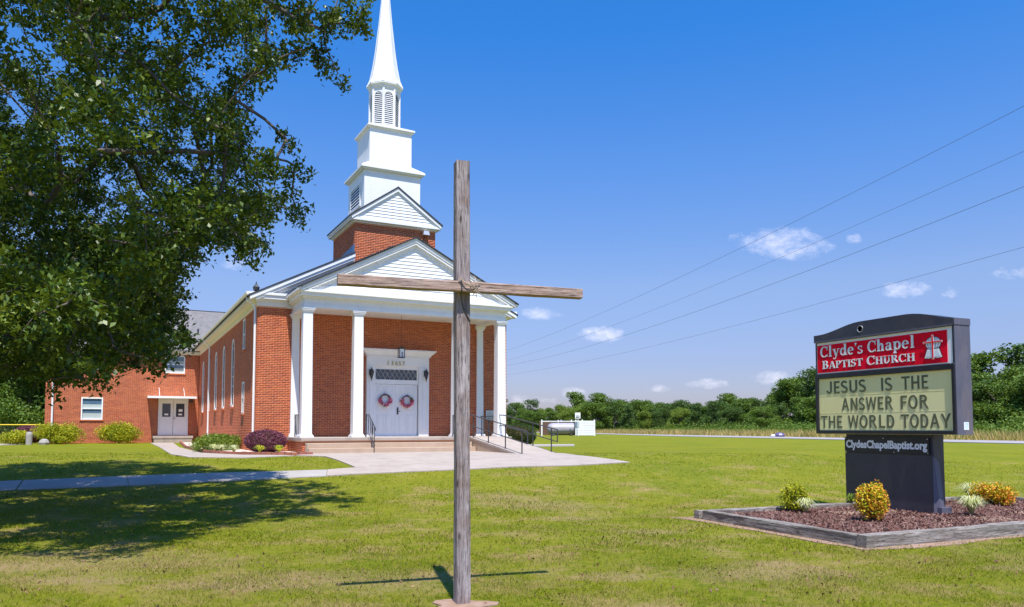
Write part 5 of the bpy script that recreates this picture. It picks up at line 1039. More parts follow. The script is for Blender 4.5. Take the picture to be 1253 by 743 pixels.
# ---------------------------------------------------------------- oak in the foreground
OAK = [[-11.6,16.7,3.2,0.6],[-4.7,8.3,8.6,0.6],[-13.8,16.3,10.0,0.6],[-14.7,13.5,7.9,0.6],[-7.3,15.9,8.5,0.6],[-3.7,10.1,9.9,0.6],[-8.6,13.5,7.1,0.6],[-11.7,10.8,8.4,0.6],[-6.9,12.7,9.0,0.6],[-8.3,7.9,4.8,0.6],[-9.7,16.1,5.7,0.6],[-6.1,8.9,7.9,0.6],[-4.3,12.2,9.4,0.6],[-9.8,18.1,6.9,0.6],[-8.8,17.8,6.7,0.6],[-9.3,10.2,7.9,0.6],[-10.1,13.3,10.7,0.6],[-3.0,11.8,9.0,0.6],[-14.5,13.3,12.8,0.6],[-4.4,8.1,6.8,0.6],[-5.4,9.5,3.3,0.6],[-13.1,13.2,12.6,0.6],[-13.7,15.9,5.2,0.6],[-6.2,13.2,4.0,0.6],[-4.7,11.6,7.6,0.6],[-8.8,12.9,10.6,0.6],[-7.5,15.3,12.1,0.6],[-16.4,15.4,9.3,0.6],[-8.0,15.5,11.3,0.6],[-8.8,17.6,9.8,0.6],[-4.4,13.3,9.1,0.6],[-14.4,15.5,4.2,0.6],[-12.3,12.2,9.8,0.6],[-6.9,14.8,5.2,0.6],[-6.2,11.9,10.6,0.6],[-7.7,9.7,2.4,0.6],[-8.0,17.2,4.3,0.6],[-5.6,11.9,8.3,0.6],[-10.9,18.5,9.3,0.6],[-7.2,11.5,4.8,0.6],[-15.5,16.4,10.4,0.6],[-13.5,16.7,4.5,0.6],[-15.1,15.9,5.3,0.6],[-14.4,15.3,5.5,0.6],[-6.6,11.8,4.5,0.6],[-11.7,14.1,9.7,0.6],[-4.3,9.8,8.4,0.6],[-12.5,15.6,4.1,0.6],[-15.0,16.5,9.4,0.6],[-8.2,8.8,6.1,0.6],[-13.3,14.8,4.0,0.6],[-16.1,15.0,6.6,0.6],[-15.5,15.5,4.2,0.6],[-9.3,14.3,12.4,0.6],[-5.2,8.9,6.5,0.6],[-4.7,7.9,7.7,0.6],[-10.1,10.1,2.2,0.6],[-5.3,7.5,8.0,0.6],[-9.3,13.5,12.1,0.6],[-12.1,16.4,4.9,0.6],[-5.6,11.7,3.9,0.6],[-11.4,12.7,12.3,0.6],[-8.8,13.7,4.2,0.6],[-7.7,13.3,5.9,0.6],[-8.4,12.6,9.3,0.6],[-5.9,15.0,11.7,0.6],[-6.5,9.5,8.3,0.6],[-11.4,16.2,7.9,0.6],[-15.3,14.1,2.7,0.6],[-6.9,14.2,10.0,0.6],[-12.6,16.6,11.4,0.6],[-6.5,10.8,5.6,0.6],[-11.4,16.0,5.9,0.6],[-10.4,12.4,11.1,0.6],[-5.2,14.2,6.0,0.6],[-5.8,14.4,5.9,0.6],[-7.4,15.6,3.8,0.6],[-11.3,16.1,8.6,0.6],[-7.9,12.0,3.5,0.6],[-8.4,11.3,10.5,0.6],[-5.9,11.5,4.5,0.6],[-7.8,11.9,5.5,0.6],[-6.5,14.2,4.7,0.6],[-7.5,16.1,6.3,0.6],[-7.8,16.8,7.9,0.6],[-11.8,18.3,4.3,0.6],[-7.0,11.1,10.7,0.6],[-6.8,10.6,4.9,0.6],[-10.8,13.3,4.4,0.6],[-12.8,14.3,11.4,0.6],[-4.7,12.1,5.2,0.6],[-12.8,17.1,4.9,0.6],[-10.6,11.6,9.3,0.6],[-5.4,10.5,3.6,0.6],[-9.7,15.6,6.9,0.6],[-9.3,9.4,4.5,0.6],[-10.3,13.0,11.9,0.6],[-9.2,14.6,11.6,0.6],[-10.1,12.3,12.3,0.6],[-13.1,17.2,6.1,0.6],[-11.9,12.5,5.0,0.6],[-8.3,14.0,9.1,0.6],[-8.6,14.9,4.3,0.6],[-7.3,12.0,10.7,0.6],[-9.2,9.4,5.3,0.6],[-8.0,15.2,7.2,0.6],[-5.0,10.7,9.3,0.6],[-8.0,11.4,6.3,0.6],[-8.5,10.0,6.8,0.6],[-12.4,14.9,8.8,0.6],[-14.9,13.9,9.7,0.6],[-5.9,16.3,7.2,0.6],[-14.9,13.5,12.3,0.6],[-8.7,8.5,4.1,0.6],[-15.8,15.1,6.0,0.6],[-14.5,13.3,9.3,0.6],[-5.2,15.2,9.4,0.6],[-13.8,13.7,10.7,0.6],[-8.8,8.6,2.6,0.6],[-6.2,11.3,10.2,0.6],[-13.4,15.2,6.3,0.6],[-10.3,12.7,8.0,0.6],[-8.5,13.5,7.9,0.6],[-10.2,9.6,3.2,0.6],[-12.6,12.9,2.6,0.6],[-7.8,9.5,9.7,0.6],[-8.1,9.3,7.9,0.6],[-11.4,18.4,5.2,0.6],[-13.7,14.4,3.2,0.6],[-6.6,12.0,8.2,0.6],[-9.3,12.4,5.1,0.6],[-13.8,16.0,3.7,0.6],[-9.9,15.6,10.5,0.6],[-5.7,12.2,11.0,0.6],[-9.0,11.4,11.0,0.6],[-7.2,12.8,3.0,0.6],[-12.4,11.2,8.4,0.6],[-13.0,12.9,11.3,0.6],[-5.2,10.0,9.9,0.6],[-10.3,13.2,4.9,0.6],[-6.5,10.6,3.8,0.6],[-10.5,16.3,4.6,0.6],[-4.5,10.6,4.7,0.6],[-16.3,15.2,2.9,0.6],[-14.3,16.9,3.3,0.6],[-11.2,16.9,11.2,0.6],[-14.4,17.7,8.7,0.6],[-6.5,9.7,6.5,0.6],[-12.8,11.4,9.5,0.6],[-14.7,17.0,5.9,0.6],[-8.0,8.4,3.1,0.6],[-15.9,16.9,8.5,0.6],[-12.1,15.7,11.5,0.6],[-11.6,18.1,9.9,0.6],[-9.5,9.2,2.5,0.6],[-11.2,18.2,5.9,0.6],[-13.8,17.5,3.5,0.6],[-9.4,15.9,3.8,0.6],[-7.3,13.8,7.2,0.6],[-13.8,13.4,12.9,0.6],[-7.1,11.8,2.8,0.6],[-15.8,17.6,8.2,0.6],[-11.3,17.2,8.2,0.6],[-8.6,8.8,5.3,0.6],[-8.1,17.3,8.4,0.6],[-6.0,10.4,10.7,0.6],[-7.0,11.0,3.5,0.6],[-3.7,13.0,9.9,0.6],[-15.8,16.6,9.8,0.6],[-12.1,12.2,3.7,0.6],[-12.1,17.3,8.9,0.6],[-7.9,10.7,5.1,0.6],[-13.7,15.9,10.5,0.6],[-10.1,14.3,5.9,0.6],[-9.0,9.9,3.8,0.6],[-6.3,13.2,12.8,0.6],[-13.0,18.0,8.6,0.6],[-10.5,17.7,5.0,0.6],[-9.6,17.4,9.3,0.6],[-5.9,14.4,6.5,0.6],[-17.4,16.6,6.8,0.6],[-9.6,13.7,8.3,0.6],[-8.5,10.3,10.5,0.6],[-14.5,15.2,10.7,0.6],[-15.0,15.8,2.9,0.6],[-10.2,13.2,3.9,0.6],[-13.0,16.4,7.2,0.6],[-13.2,12.3,12.2,0.6],[-16.2,14.9,8.8,0.6],[-11.1,13.5,12.1,0.6],[-15.3,17.5,6.0,0.6],[-15.9,14.9,3.5,0.6],[-6.1,12.5,3.1,0.6],[-7.0,14.5,8.2,0.6],[-6.9,10.2,9.4,0.6],[-10.1,13.7,13.4,0.6],[-14.9,14.2,10.5,0.6],[-12.4,15.3,6.4,0.6],[-8.3,14.8,5.6,0.6],[-9.5,8.9,9.0,0.6],[-14.4,17.8,7.3,0.6],[-9.8,12.9,11.3,0.6],[-10.9,14.3,11.5,0.6],[-9.9,11.9,2.8,0.6],[-11.1,12.2,11.1,0.6],[-15.9,15.3,5.0,0.6],[-11.3,10.8,10.1,0.6],[-4.8,10.6,6.3,0.6],[-8.9,18.0,4.0,0.6],[-5.8,10.9,8.0,0.6],[-10.3,17.7,10.7,0.6],[-10.9,16.9,6.7,0.6],[-10.7,17.6,6.9,0.6],[-6.9,11.4,8.6,0.6],[-14.2,16.3,5.2,0.6],[-6.6,16.4,8.7,0.6],[-11.0,18.2,7.0,0.6],[-15.3,16.9,3.5,0.6],[-11.7,14.6,4.8,0.6],[-13.4,13.3,3.6,0.6],[-11.5,14.8,3.1,0.6],[-10.5,17.2,8.8,0.6],[-8.5,18.6,5.8,0.6],[-15.9,16.2,5.3,0.6],[-9.3,16.2,8.8,0.6],[-8.9,10.6,6.2,0.6],[-5.2,13.4,9.9,0.6],[-15.0,15.8,3.6,0.6],[-8.6,16.2,10.1,0.6],[-10.3,16.1,12.4,0.6],[-12.1,16.2,11.1,0.6],[-4.4,10.4,8.8,0.6],[-4.8,11.4,8.9,0.6],[-4.6,8.4,5.0,0.6],[-7.9,10.9,7.9,0.6],[-7.0,13.2,7.0,0.6],[-12.1,15.7,9.3,0.6],[-7.6,16.5,9.7,0.6],[-6.9,9.6,3.7,0.6],[-8.9,16.7,11.1,0.6],[-11.1,16.9,9.3,0.6],[-7.3,15.8,5.0,0.6],[-12.7,17.9,8.0,0.6],[-14.0,14.2,4.8,0.6],[-12.8,18.2,4.9,0.6],[-6.9,16.1,6.4,0.6],[-12.1,16.5,5.9,0.6],[-9.9,14.7,12.3,0.6],[-11.8,12.5,11.8,0.6],[-7.3,13.5,6.5,0.6],[-5.8,12.5,12.3,0.6],[-6.7,15.1,9.0,0.6],[-4.6,9.5,4.3,0.6],[-11.2,13.2,11.2,0.6],[-15.1,14.2,5.8,0.6],[-13.2,13.4,4.3,0.6],[-8.8,11.2,7.8,0.6],[-6.7,8.6,4.9,0.6],[-5.1,12.2,11.4,0.6],[-3.5,12.3,9.3,0.6],[-8.8,14.3,10.1,0.6],[-7.2,15.3,4.6,0.6],[-7.1,17.0,6.8,0.6],[-17.2,16.7,5.5,0.6],[-11.3,14.9,9.9,0.6],[-7.7,13.7,9.5,0.6],[-11.2,15.5,2.9,0.6],[-6.0,13.3,12.0,0.6],[-11.1,10.1,4.2,0.6],[-15.6,15.7,8.6,0.6],[-15.2,16.8,4.2,0.6],[-14.3,18.2,6.6,0.6],[-9.7,17.0,11.2,0.6],[-14.7,14.6,8.7,0.6],[-6.0,14.1,7.3,0.6],[-12.7,14.6,10.8,0.6],[-11.9,11.5,2.7,0.6],[-14.5,16.7,8.8,0.6],[-14.4,16.3,10.3,0.6],[-13.0,12.4,4.0,0.6],[-15.0,16.4,11.2,0.6],[-7.8,15.0,9.0,0.6],[-9.9,10.7,10.2,0.6],[-9.7,16.1,3.0,0.6],[-14.6,14.7,4.4,0.6],[-13.4,12.2,10.1,0.6],[-5.5,10.8,7.0,0.6],[-5.6,11.5,5.8,0.6],[-10.9,15.3,10.4,0.6],[-11.8,14.3,12.2,0.6],[-9.4,11.9,5.8,0.6],[-6.0,8.6,7.2,0.6],[-13.6,14.2,12.3,0.6],[-13.5,17.4,8.5,0.6],[-9.9,12.3,6.7,0.6],[-7.4,8.7,6.0,0.6],[-15.1,15.7,11.2,0.6],[-13.2,15.5,4.0,0.6],[-9.4,15.9,12.0,0.6],[-12.7,18.0,4.2,0.6],[-8.0,16.4,6.8,0.6],[-8.5,9.4,5.0,0.6],[-5.9,9.1,4.8,0.6],[-6.4,15.7,10.1,0.6],[-13.1,16.0,4.7,0.6],[-8.2,9.9,3.7,0.6],[-11.3,18.6,7.5,0.6],[-8.6,7.9,3.8,0.6],[-8.0,18.0,6.5,0.6],[-3.3,10.5,8.0,0.6],[-13.2,16.7,3.7,0.6],[-12.7,18.7,6.9,0.6],[-12.9,15.6,2.5,0.6],[-11.1,17.5,8.8,0.6],[-5.0,11.4,9.6,0.6],[-9.0,15.5,6.6,0.6],[-5.7,9.4,8.9,0.6],[-16.2,17.1,7.5,0.6],[-11.3,15.4,4.8,0.6],[-7.6,7.3,7.6,0.6],[-10.9,12.1,10.2,0.6],[-9.7,17.1,7.0,0.6],[-16.2,17.5,6.1,0.6],[-8.0,13.3,12.9,0.6],[-7.9,13.1,11.9,0.6],[-7.3,10.7,8.9,0.6],[-9.3,8.7,7.7,0.6],[-11.9,15.1,2.6,0.6],[-12.6,14.6,13.0,0.6],[-15.1,14.7,11.6,0.6],[-6.6,11.6,3.7,0.6],[-10.3,16.5,5.2,0.6],[-10.5,10.4,6.2,0.6],[-5.5,15.1,10.9,0.6],[-6.6,16.6,7.4,0.6],[-5.3,14.5,9.7,0.6],[-9.8,14.7,13.1,0.6],[-4.9,9.0,5.7,0.6],[-12.5,15.9,5.7,0.6],[-7.1,14.1,4.0,0.6],[-13.3,14.4,8.8,0.6],[-4.0,9.2,8.7,0.6],[-12.2,16.4,3.0,0.6],[-14.5,15.8,7.0,0.6],[-10.1,9.8,10.0,0.6],[-14.9,16.3,7.1,0.6],[-4.4,10.9,10.4,0.6],[-6.9,9.4,9.3,0.6],[-10.5,14.0,3.4,0.6],[-13.6,14.8,8.2,0.6],[-7.0,12.9,11.9,0.6],[-10.9,16.2,7.1,0.6],[-7.9,12.3,6.2,0.6],[-11.4,14.8,12.9,0.6],[-10.7,13.0,6.9,0.6],[-9.0,13.0,4.3,0.6],[-13.6,15.5,4.5,0.6],[-12.5,16.3,10.3,0.6],[-11.3,11.7,10.8,0.6],[-11.9,17.6,6.6,0.6],[-7.9,17.0,7.3,0.6],[-5.2,10.0,8.2,0.6],[-12.3,11.7,4.5,0.6],[-3.0,9.9,8.7,0.6],[-4.6,11.4,4.7,0.6],[-17.5,16.4,7.6,0.6],[-8.2,8.5,7.2,0.6],[-7.6,11.2,8.5,0.6],[-16.3,15.3,4.4,0.6],[-6.6,13.5,10.9,0.6],[-4.8,13.4,5.6,0.6],[-13.2,15.2,12.7,0.6],[-7.7,14.6,12.8,0.6],[-5.4,11.8,7.2,0.6],[-5.7,10.1,3.1,0.6],[-8.2,16.5,4.7,0.6],[-11.8,18.4,6.6,0.6],[-10.4,11.3,3.0,0.6],[-9.5,18.1,8.4,0.6],[-10.6,14.2,8.0,0.6],[-4.3,11.2,8.2,0.6],[-13.5,14.9,9.8,0.6],[-14.7,14.6,12.0,0.6],[-6.5,16.2,8.0,0.6],[-6.8,7.7,6.3,0.6],[-10.2,16.0,3.6,0.6],[-12.5,16.8,4.3,0.6],[-11.7,13.5,12.2,0.6],[-7.5,8.9,2.3,0.6],[-11.1,15.3,5.9,0.6],[-8.6,14.5,6.4,0.6],[-15.4,16.2,8.2,0.6],[-9.6,13.8,10.3,0.6],[-17.0,15.8,3.5,0.6],[-14.0,15.7,9.9,0.6],[-4.4,10.6,7.6,0.6],[-6.1,8.7,3.5,0.6],[-9.0,17.6,7.8,0.6],[-6.8,15.5,10.7,0.6],[-9.3,13.7,10.9,0.6],[-6.0,14.4,10.9,0.6],[-10.0,13.3,12.6,0.6],[-11.5,11.5,6.9,0.6],[-6.4,11.1,7.1,0.6],[-10.9,10.2,2.5,0.6],[-10.8,11.0,4.5,0.6],[-7.4,12.2,12.2,0.6],[-8.7,11.5,4.7,0.6],[-13.3,13.9,3.1,0.6],[-12.1,16.1,12.4,0.6],[-3.5,10.7,10.0,0.6],[-7.1,9.7,5.0,0.6],[-9.7,17.2,4.3,0.5],[-11.1,16.9,5.3,0.5],[-7.9,16.3,3.8,0.5],[-11.3,15.7,3.6,0.5],[-6.3,10.8,3.0,0.5],[-6.9,15.0,4.3,0.5],[-8.5,15.3,5.4,0.5],[-7.9,17.7,4.7,0.5],[-11.9,17.1,5.7,0.5],[-12.0,16.8,4.1,0.5],[-12.1,17.7,4.6,0.5],[-6.9,14.2,3.6,0.5],[-11.1,16.9,4.2,0.5],[-8.6,15.3,3.8,0.5],[-10.5,14.7,3.8,0.5],[-11.1,17.9,5.4,0.5],[-5.3,15.0,5.4,0.5],[-9.5,13.9,3.6,0.5],[-11.6,17.3,4.7,0.5],[-12.1,16.9,5.1,0.5],[-10.0,16.8,4.0,0.5],[-5.9,9.9,3.6,0.5],[-7.7,13.7,4.5,0.5],[-10.0,16.3,4.5,0.5],[-9.4,17.1,5.8,0.5],[-10.4,15.5,4.4,0.5],[-10.3,15.1,5.1,0.5],[-9.6,16.6,4.9,0.5],[-9.5,17.8,5.0,0.5],[-5.9,11.0,3.2,0.5],[-7.8,12.9,2.7,0.5],[-10.1,14.7,4.5,0.5],[-9.9,16.1,5.1,0.5],[-5.7,12.9,4.6,0.5],[-8.5,17.4,5.8,0.5],[-7.0,12.7,4.0,0.5],[-8.1,17.9,5.4,0.5],[-5.6,10.5,4.2,0.5],[-5.2,10.8,4.1,0.5],[-9.0,13.1,2.7,0.5],[-7.8,11.8,3.0,0.5],[-12.0,17.8,3.0,0.5],[-7.3,16.7,5.4,0.5],[-9.3,15.8,4.4,0.5],[-7.8,16.0,4.6,0.5],[-8.3,11.8,4.5,0.5],[-7.6,16.2,5.3,0.5],[-7.4,15.4,5.5,0.5],[-12.8,17.5,3.1,0.5],[-8.4,14.4,5.1,0.5],[-11.1,15.1,3.9,0.5],[-11.4,17.7,5.8,0.5],[-10.7,17.3,3.2,0.5],[-8.0,12.6,3.3,0.5],[-6.6,13.8,4.0,0.5],[-8.9,16.5,3.0,0.5],[-11.0,17.3,4.8,0.5],[-11.7,16.3,4.3,0.5],[-11.2,16.2,4.9,0.5],[-8.4,17.5,3.4,0.5],[-8.4,13.1,4.0,0.5],[-9.0,14.2,3.1,0.5],[-9.0,12.7,3.7,0.5],[-12.4,17.3,5.0,0.5],[-11.7,17.5,5.3,0.5],[-9.9,18.0,5.9,0.5],[-8.9,13.7,3.5,0.5],[-9.6,17.9,4.1,0.5],[-8.1,14.4,3.6,0.5],[-13.0,17.7,3.6,0.5],[-7.2,16.9,5.8,0.5],[-8.9,14.8,3.6,0.5],[-8.4,16.3,3.5,0.5],[-12.2,17.2,3.1,0.5],[-8.5,12.0,2.7,0.5],[-7.6,12.0,4.1,0.5],[-10.8,17.4,4.3,0.5],[-9.0,15.4,4.7,0.5],[-7.1,10.4,3.5,0.5],[-7.9,16.5,5.6,0.5],[-8.1,12.4,2.6,0.5],[-10.7,14.7,5.2,0.5],[-7.8,13.1,3.6,0.5],[-8.4,17.9,4.3,0.5],[-8.4,14.3,2.9,0.5],[-11.4,17.7,3.8,0.5],[-10.4,14.9,3.1,0.5],[-8.3,16.1,5.3,0.5],[-8.9,16.1,5.0,0.5],[-7.1,12.3,4.4,0.5],[-9.1,13.5,3.0,0.5],[-9.8,17.7,3.2,0.5],[-7.4,12.8,4.8,0.5],[-10.0,15.6,4.9,0.5],[-6.1,12.3,4.1,0.5],[-8.2,15.7,4.2,0.5],[-6.1,11.5,3.1,0.5],[-6.1,11.5,4.0,0.5],[-9.3,16.8,3.7,0.5],[-10.6,15.8,5.2,0.5],[-4.9,10.6,2.9,0.5],[-7.2,14.2,5.0,0.5],[-7.8,16.6,4.2,0.5],[-9.0,15.6,3.0,0.5],[-5.8,11.0,3.7,0.5],[-9.7,14.1,4.7,0.5],[-6.9,12.0,4.0,0.5],[-8.4,12.4,4.0,0.5],[-10.7,17.5,5.9,0.5],[-8.0,15.7,3.2,0.5],[-6.7,13.6,4.7,0.5],[-9.9,15.3,4.4,0.5],[-7.9,13.2,4.6,0.5],[-5.5,8.8,2.9,0.5],[-4.6,9.6,3.7,0.5],[-12.0,18.0,6.0,0.5],[-13.0,17.9,2.6,0.5],[-8.7,12.3,3.1,0.5],[-7.7,11.2,4.2,0.5],[-5.4,11.8,4.5,0.5],[-8.9,12.2,4.3,0.5],[-10.1,14.0,2.2,0.5],[-6.6,9.8,3.3,0.5],[-8.4,16.9,4.3,0.5],[-4.9,8.5,3.1,0.5],[-12.0,17.2,4.4,0.5],[-7.5,17.8,3.6,0.3],[-3.3,11.6,7.9,0.3],[-5.9,15.5,5.5,0.3],[-6.5,16.2,6.0,0.3],[-3.7,14.0,9.1,0.3],[-6.0,13.1,3.5,0.3],[-6.6,13.9,3.0,0.3],[-6.1,11.5,2.5,0.3],[-7.1,16.5,6.2,0.3],[-5.8,16.6,5.9,0.3],[-6.3,16.1,8.6,0.3],[-5.9,15.6,7.8,0.3],[-6.2,16.5,7.7,0.3],[-8.9,17.4,3.4,0.3],[-5.9,16.1,7.5,0.3],[-5.2,16.1,6.5,0.3],[-7.7,15.7,3.5,0.3],[-4.6,12.7,6.1,0.3],[-7.1,17.5,6.4,0.3],[-7.7,17.1,3.6,0.3],[-7.9,15.4,3.4,0.3],[-5.5,15.9,5.9,0.3],[-4.1,12.2,5.1,0.3],[-5.3,12.8,4.6,0.3],[-7.8,13.6,2.5,0.3],[-7.6,13.2,2.7,0.3],[-7.0,15.3,4.1,0.3],[-5.4,14.8,7.3,0.3],[-7.6,15.4,2.9,0.3],[-8.2,11.3,2.1,0.3],[-10.1,15.7,2.8,0.3],[-8.3,14.8,3.1,0.3],[-5.2,15.7,9.1,0.3],[-4.7,13.1,5.0,0.3],[-4.6,15.2,6.7,0.3],[-5.3,9.7,2.4,0.3],[-3.5,10.7,6.9,0.3],[-4.6,10.7,4.4,0.3],[-6.1,16.0,5.7,0.3],[-5.6,10.8,2.7,0.3],[-6.3,17.6,6.1,0.3],[-5.6,12.8,3.2,0.3],[-3.9,12.7,8.0,0.3],[-3.6,11.5,5.7,0.3],[-5.5,13.1,5.0,0.3],[-4.4,12.8,7.6,0.3],[-10.1,16.9,2.6,0.3],[-5.4,15.5,6.0,0.3],[-5.8,16.1,5.9,0.3],[-3.9,13.7,8.5,0.3],[-3.0,11.0,7.7,0.3],[-4.0,10.6,5.9,0.3],[-4.6,12.1,6.0,0.3],[-5.6,13.9,5.4,0.3],[-4.8,13.3,7.0,0.3],[-6.5,17.2,5.9,0.3],[-5.1,14.5,8.5,0.3],[-6.2,17.5,5.8,0.3],[-5.1,13.8,7.9,0.3],[-4.9,14.1,5.8,0.3],[-6.0,16.8,7.6,0.3],[-9.5,17.2,3.1,0.3],[-6.1,13.8,5.1,0.3],[-7.8,17.6,4.1,0.3],[-6.8,11.7,2.5,0.3],[-6.5,17.1,6.3,0.3],[-4.9,15.9,6.4,0.3],[-5.1,13.1,5.2,0.3],[-6.3,15.7,5.8,0.3],[-5.1,14.5,5.3,0.3],[-6.4,17.6,6.4,0.3],[-5.8,15.3,7.7,0.3],[-4.2,11.0,6.3,0.3],[-7.6,17.9,5.7,0.3],[-4.2,10.8,5.9,0.3],[-4.2,14.1,5.7,0.3],[-7.0,15.5,3.7,0.3],[-7.3,15.2,3.3,0.3],[-4.4,13.1,5.2,0.3],[-5.9,17.4,5.8,0.3],[-10.3,14.2,2.4,0.3],[-3.8,13.4,9.1,0.3],[-4.5,11.7,5.0,0.3],[-4.4,11.9,4.7,0.3],[-4.3,11.7,6.7,0.3],[-4.6,13.7,5.5,0.3],[-4.3,12.7,5.9,0.3],[-8.7,16.3,3.0,0.3],[-3.2,13.4,9.0,0.3],[-6.8,15.7,5.4,0.3],[-5.1,14.9,5.7,0.3],[-4.4,13.4,8.3,0.3],[-5.3,13.7,7.3,0.3],[-4.1,14.2,9.4,0.3],[-4.7,13.5,8.0,0.3],[-4.3,13.0,5.6,0.3],[-5.6,15.7,7.2,0.3],[-4.9,14.7,6.9,0.3],[-6.3,16.7,8.2,0.3],[-6.5,14.8,5.5,0.3],[-5.7,9.8,2.6,0.3],[-5.7,15.9,7.8,0.3],[-6.4,14.4,3.7,0.3],[-2.6,11.1,8.2,0.3],[-4.9,13.2,6.5,0.3],[-3.9,12.4,7.7,0.3],[-2.9,12.6,9.0,0.3],[-5.8,13.3,5.1,0.3],[-3.5,10.9,5.4,0.3],[-4.3,11.7,7.0,0.3],[-5.4,15.4,8.3,0.3],[-2.4,12.0,8.2,0.3],[-2.6,12.3,8.2,0.3],[-2.7,12.0,8.1,0.3],[-3.0,12.4,8.4,0.3],[-2.9,12.5,7.5,0.3],[-3.1,12.6,7.7,0.3],[-3.3,12.4,7.9,0.3],[-3.1,12.2,8.1,0.3],[-3.4,11.8,5.7,0.3],[-3.5,12.0,5.3,0.3],[-3.4,12.2,5.0,0.3],[-3.6,12.0,6.2,0.3],[-3.9,11.6,4.3,0.3],[-4.1,11.8,4.3,0.3],[-5.0,11.4,2.8,0.3],[-6.1,11.0,2.3,0.3],[-6.6,11.0,2.3,0.3],[-5.3,11.2,2.6,0.3]]
tr = empty('oak_tree', (-11.6, 12.6, T(-11.6, 12.6)), 0, 'large spreading oak whose leafy branches hang over the left side', 'tree')
ox, oy, oz = tr.location
nodes = [np.array(p, float) for p in ((0, 0, 0), (.05, .03, 1.2), (.1, .05, 2.4), (.15, 0, 3.6), (.2, .1, 4.8), (.3, .1, 6.2), (.35, .2, 7.8), (.4, .2, 9.5))]
par = [-1, 0, 1, 2, 3, 4, 5, 6]; rad_c = [None] * 8
depth_ = {}
cl_ = sorted([np.array(c[:3]) - np.array([ox, oy, oz]) for c in OAK], key=lambda p: np.hypot(p[0], p[1]) + .3 * abs(p[2] - 6))
for p in cl_:
    best = None
    for i in range(2, len(nodes)):
        q = nodes[i]; d = np.linalg.norm(p - q); 
        if i >= 8 and np.hypot(*q[:2]) > np.hypot(*p[:2]) + .2: continue
        c = d + .16 * depth_[i] if i >= 8 else d * 1.15
        if best is None or c < best[0]: best = (c, i)

    par.append(best[1]); nodes.append(p); depth_[len(nodes) - 1] = (depth_.get(best[1], 0) + best[0] * .25 if best[1] >= 8 else best[0] * .25)
cnt = [1] * len(nodes)
for i in range(len(nodes) - 1, 0, -1): cnt[par[i]] += cnt[i]
rd = [.0095 * math.sqrt(c) for c in cnt]
for i in range(8): rd[i] = max(.46 - .045 * i, .05)
b = MB(); b.tube([tuple(nodes[i] - (0, 0, .15 if i == 0 else 0)) for i in range(8)], [.62] + rd[1:8], 14); b.build('trunk', 'bark', tr, smooth=True)
b = MB()
for i in range(8, len(nodes)):
    a, c = nodes[par[i]], nodes[i]; d = np.linalg.norm(c - a); mid = (a + c) / 2 + np.array([random.uniform(-.1, .1), random.uniform(-.1, .1), random.uniform(-.02, .1)]) * d
    r0 = min(rd[par[i]], rd[i] * 1.35); b.tube([tuple(a), tuple(mid), tuple(c)], [r0, (r0 + rd[i]) / 2, rd[i]], 5, False)
b.build('branch', 'bark', tr, 'stuff', smooth=True)
ps = []; tw = MB()
for c in OAK:
    x, y, z, r = c[0] - ox, c[1] - oy, c[2] - oz, c[3]
    nt = max(4, int(20 * r * r / .38)); per = 32
    for k in range(nt):      # leafy twigs with sky between them
        d = rng.normal(size=3); d /= np.linalg.norm(d); d[2] *= .75; tip = np.array([x, y, z]) + d * r * rng.uniform(.7, 1.12); base = np.array([x, y, z]) + d * r * .15
        tt = rng.uniform(.3, 1.05, (per, 1)); ps.append(base + (tip - base) * tt + rng.normal(size=(per, 3)) * .062 + np.array([0, 0, -.05]) * tt)
        if k % 5 == 0: tw.tube([tuple(base), tuple(tip)], [.007, .003], 3, False)
tw.build('twig', 'bark', tr, 'stuff')
P = np.concatenate(ps); V_, F_ = leaves_np(P, .086, .05, up=1.0); fast_mesh('crown', V_, F_, 'oak_leaf', tr); print('oak leaves', len(P))
# ---------------------------------------------------------------- far trees
def tree_proto(kind, seed, m):
    rg = np.random.default_rng(seed); rr = random.Random(seed); cs_ = []
    if kind == 'broad':
        for k in range(30):
            a = rr.uniform(0, 6.28); h = rr.uniform(.08, .9); r = math.sqrt(rr.random()) * .36 * (1 - abs(h - .42) * .8); cs_.append((r * math.cos(a), r * math.sin(a), h, rr.uniform(.10, .17)))
    elif kind == 'tall':
        for k in range(28):
            a = rr.uniform(0, 6.28); h = rr.uniform(.12, .95); r = rr.random() * .27 * (1.15 - h * .7); cs_.append((r * math.cos(a), r * math.sin(a), h, rr.uniform(.07, .13)))
    else:
        for k in range(16):
            a = rr.uniform(0, 6.28); h = rr.uniform(.62, .97); r = rr.random() * .2; cs_.append((r * math.cos(a), r * math.sin(a), h, rr.uniform(.05, .09)))
    ps = []
    for (x, y, z, r) in cs_:
        n = int(330 * (r / .12) ** 2); g_ = rg.normal(size=(n, 3)); g_ /= np.linalg.norm(g_, axis=1)[:, None]; g_ *= rg.uniform(.5, 1.12, (n, 1)) * r; g_[:, 2] *= .85; ps.append(g_ + (x, y, z))
    P = np.concatenate(ps); V_, F_ = leaves_np(P, .029, .021, up=.3, rg=rg)
    me = fast_mesh('crown', V_, F_, m).data; b = MB(); b.tube([(0, 0, -.05), (0.005, 0, .4), (0, .01, .8)], [.02, .014, .006], 7)
    for c in cs_[::2]: b.tube([(0, 0, c[2] * .55), (c[0] * .6, c[1] * .6, c[2] * .85), c[:3]], [.008, .005, .002], 4)
    tm = b.build('trunk', 'bark').data; sep = [o for o in COL.objects if o.data in (me, tm)]
    for o in sep: bpy.data.objects.remove(o)
    return me, tm
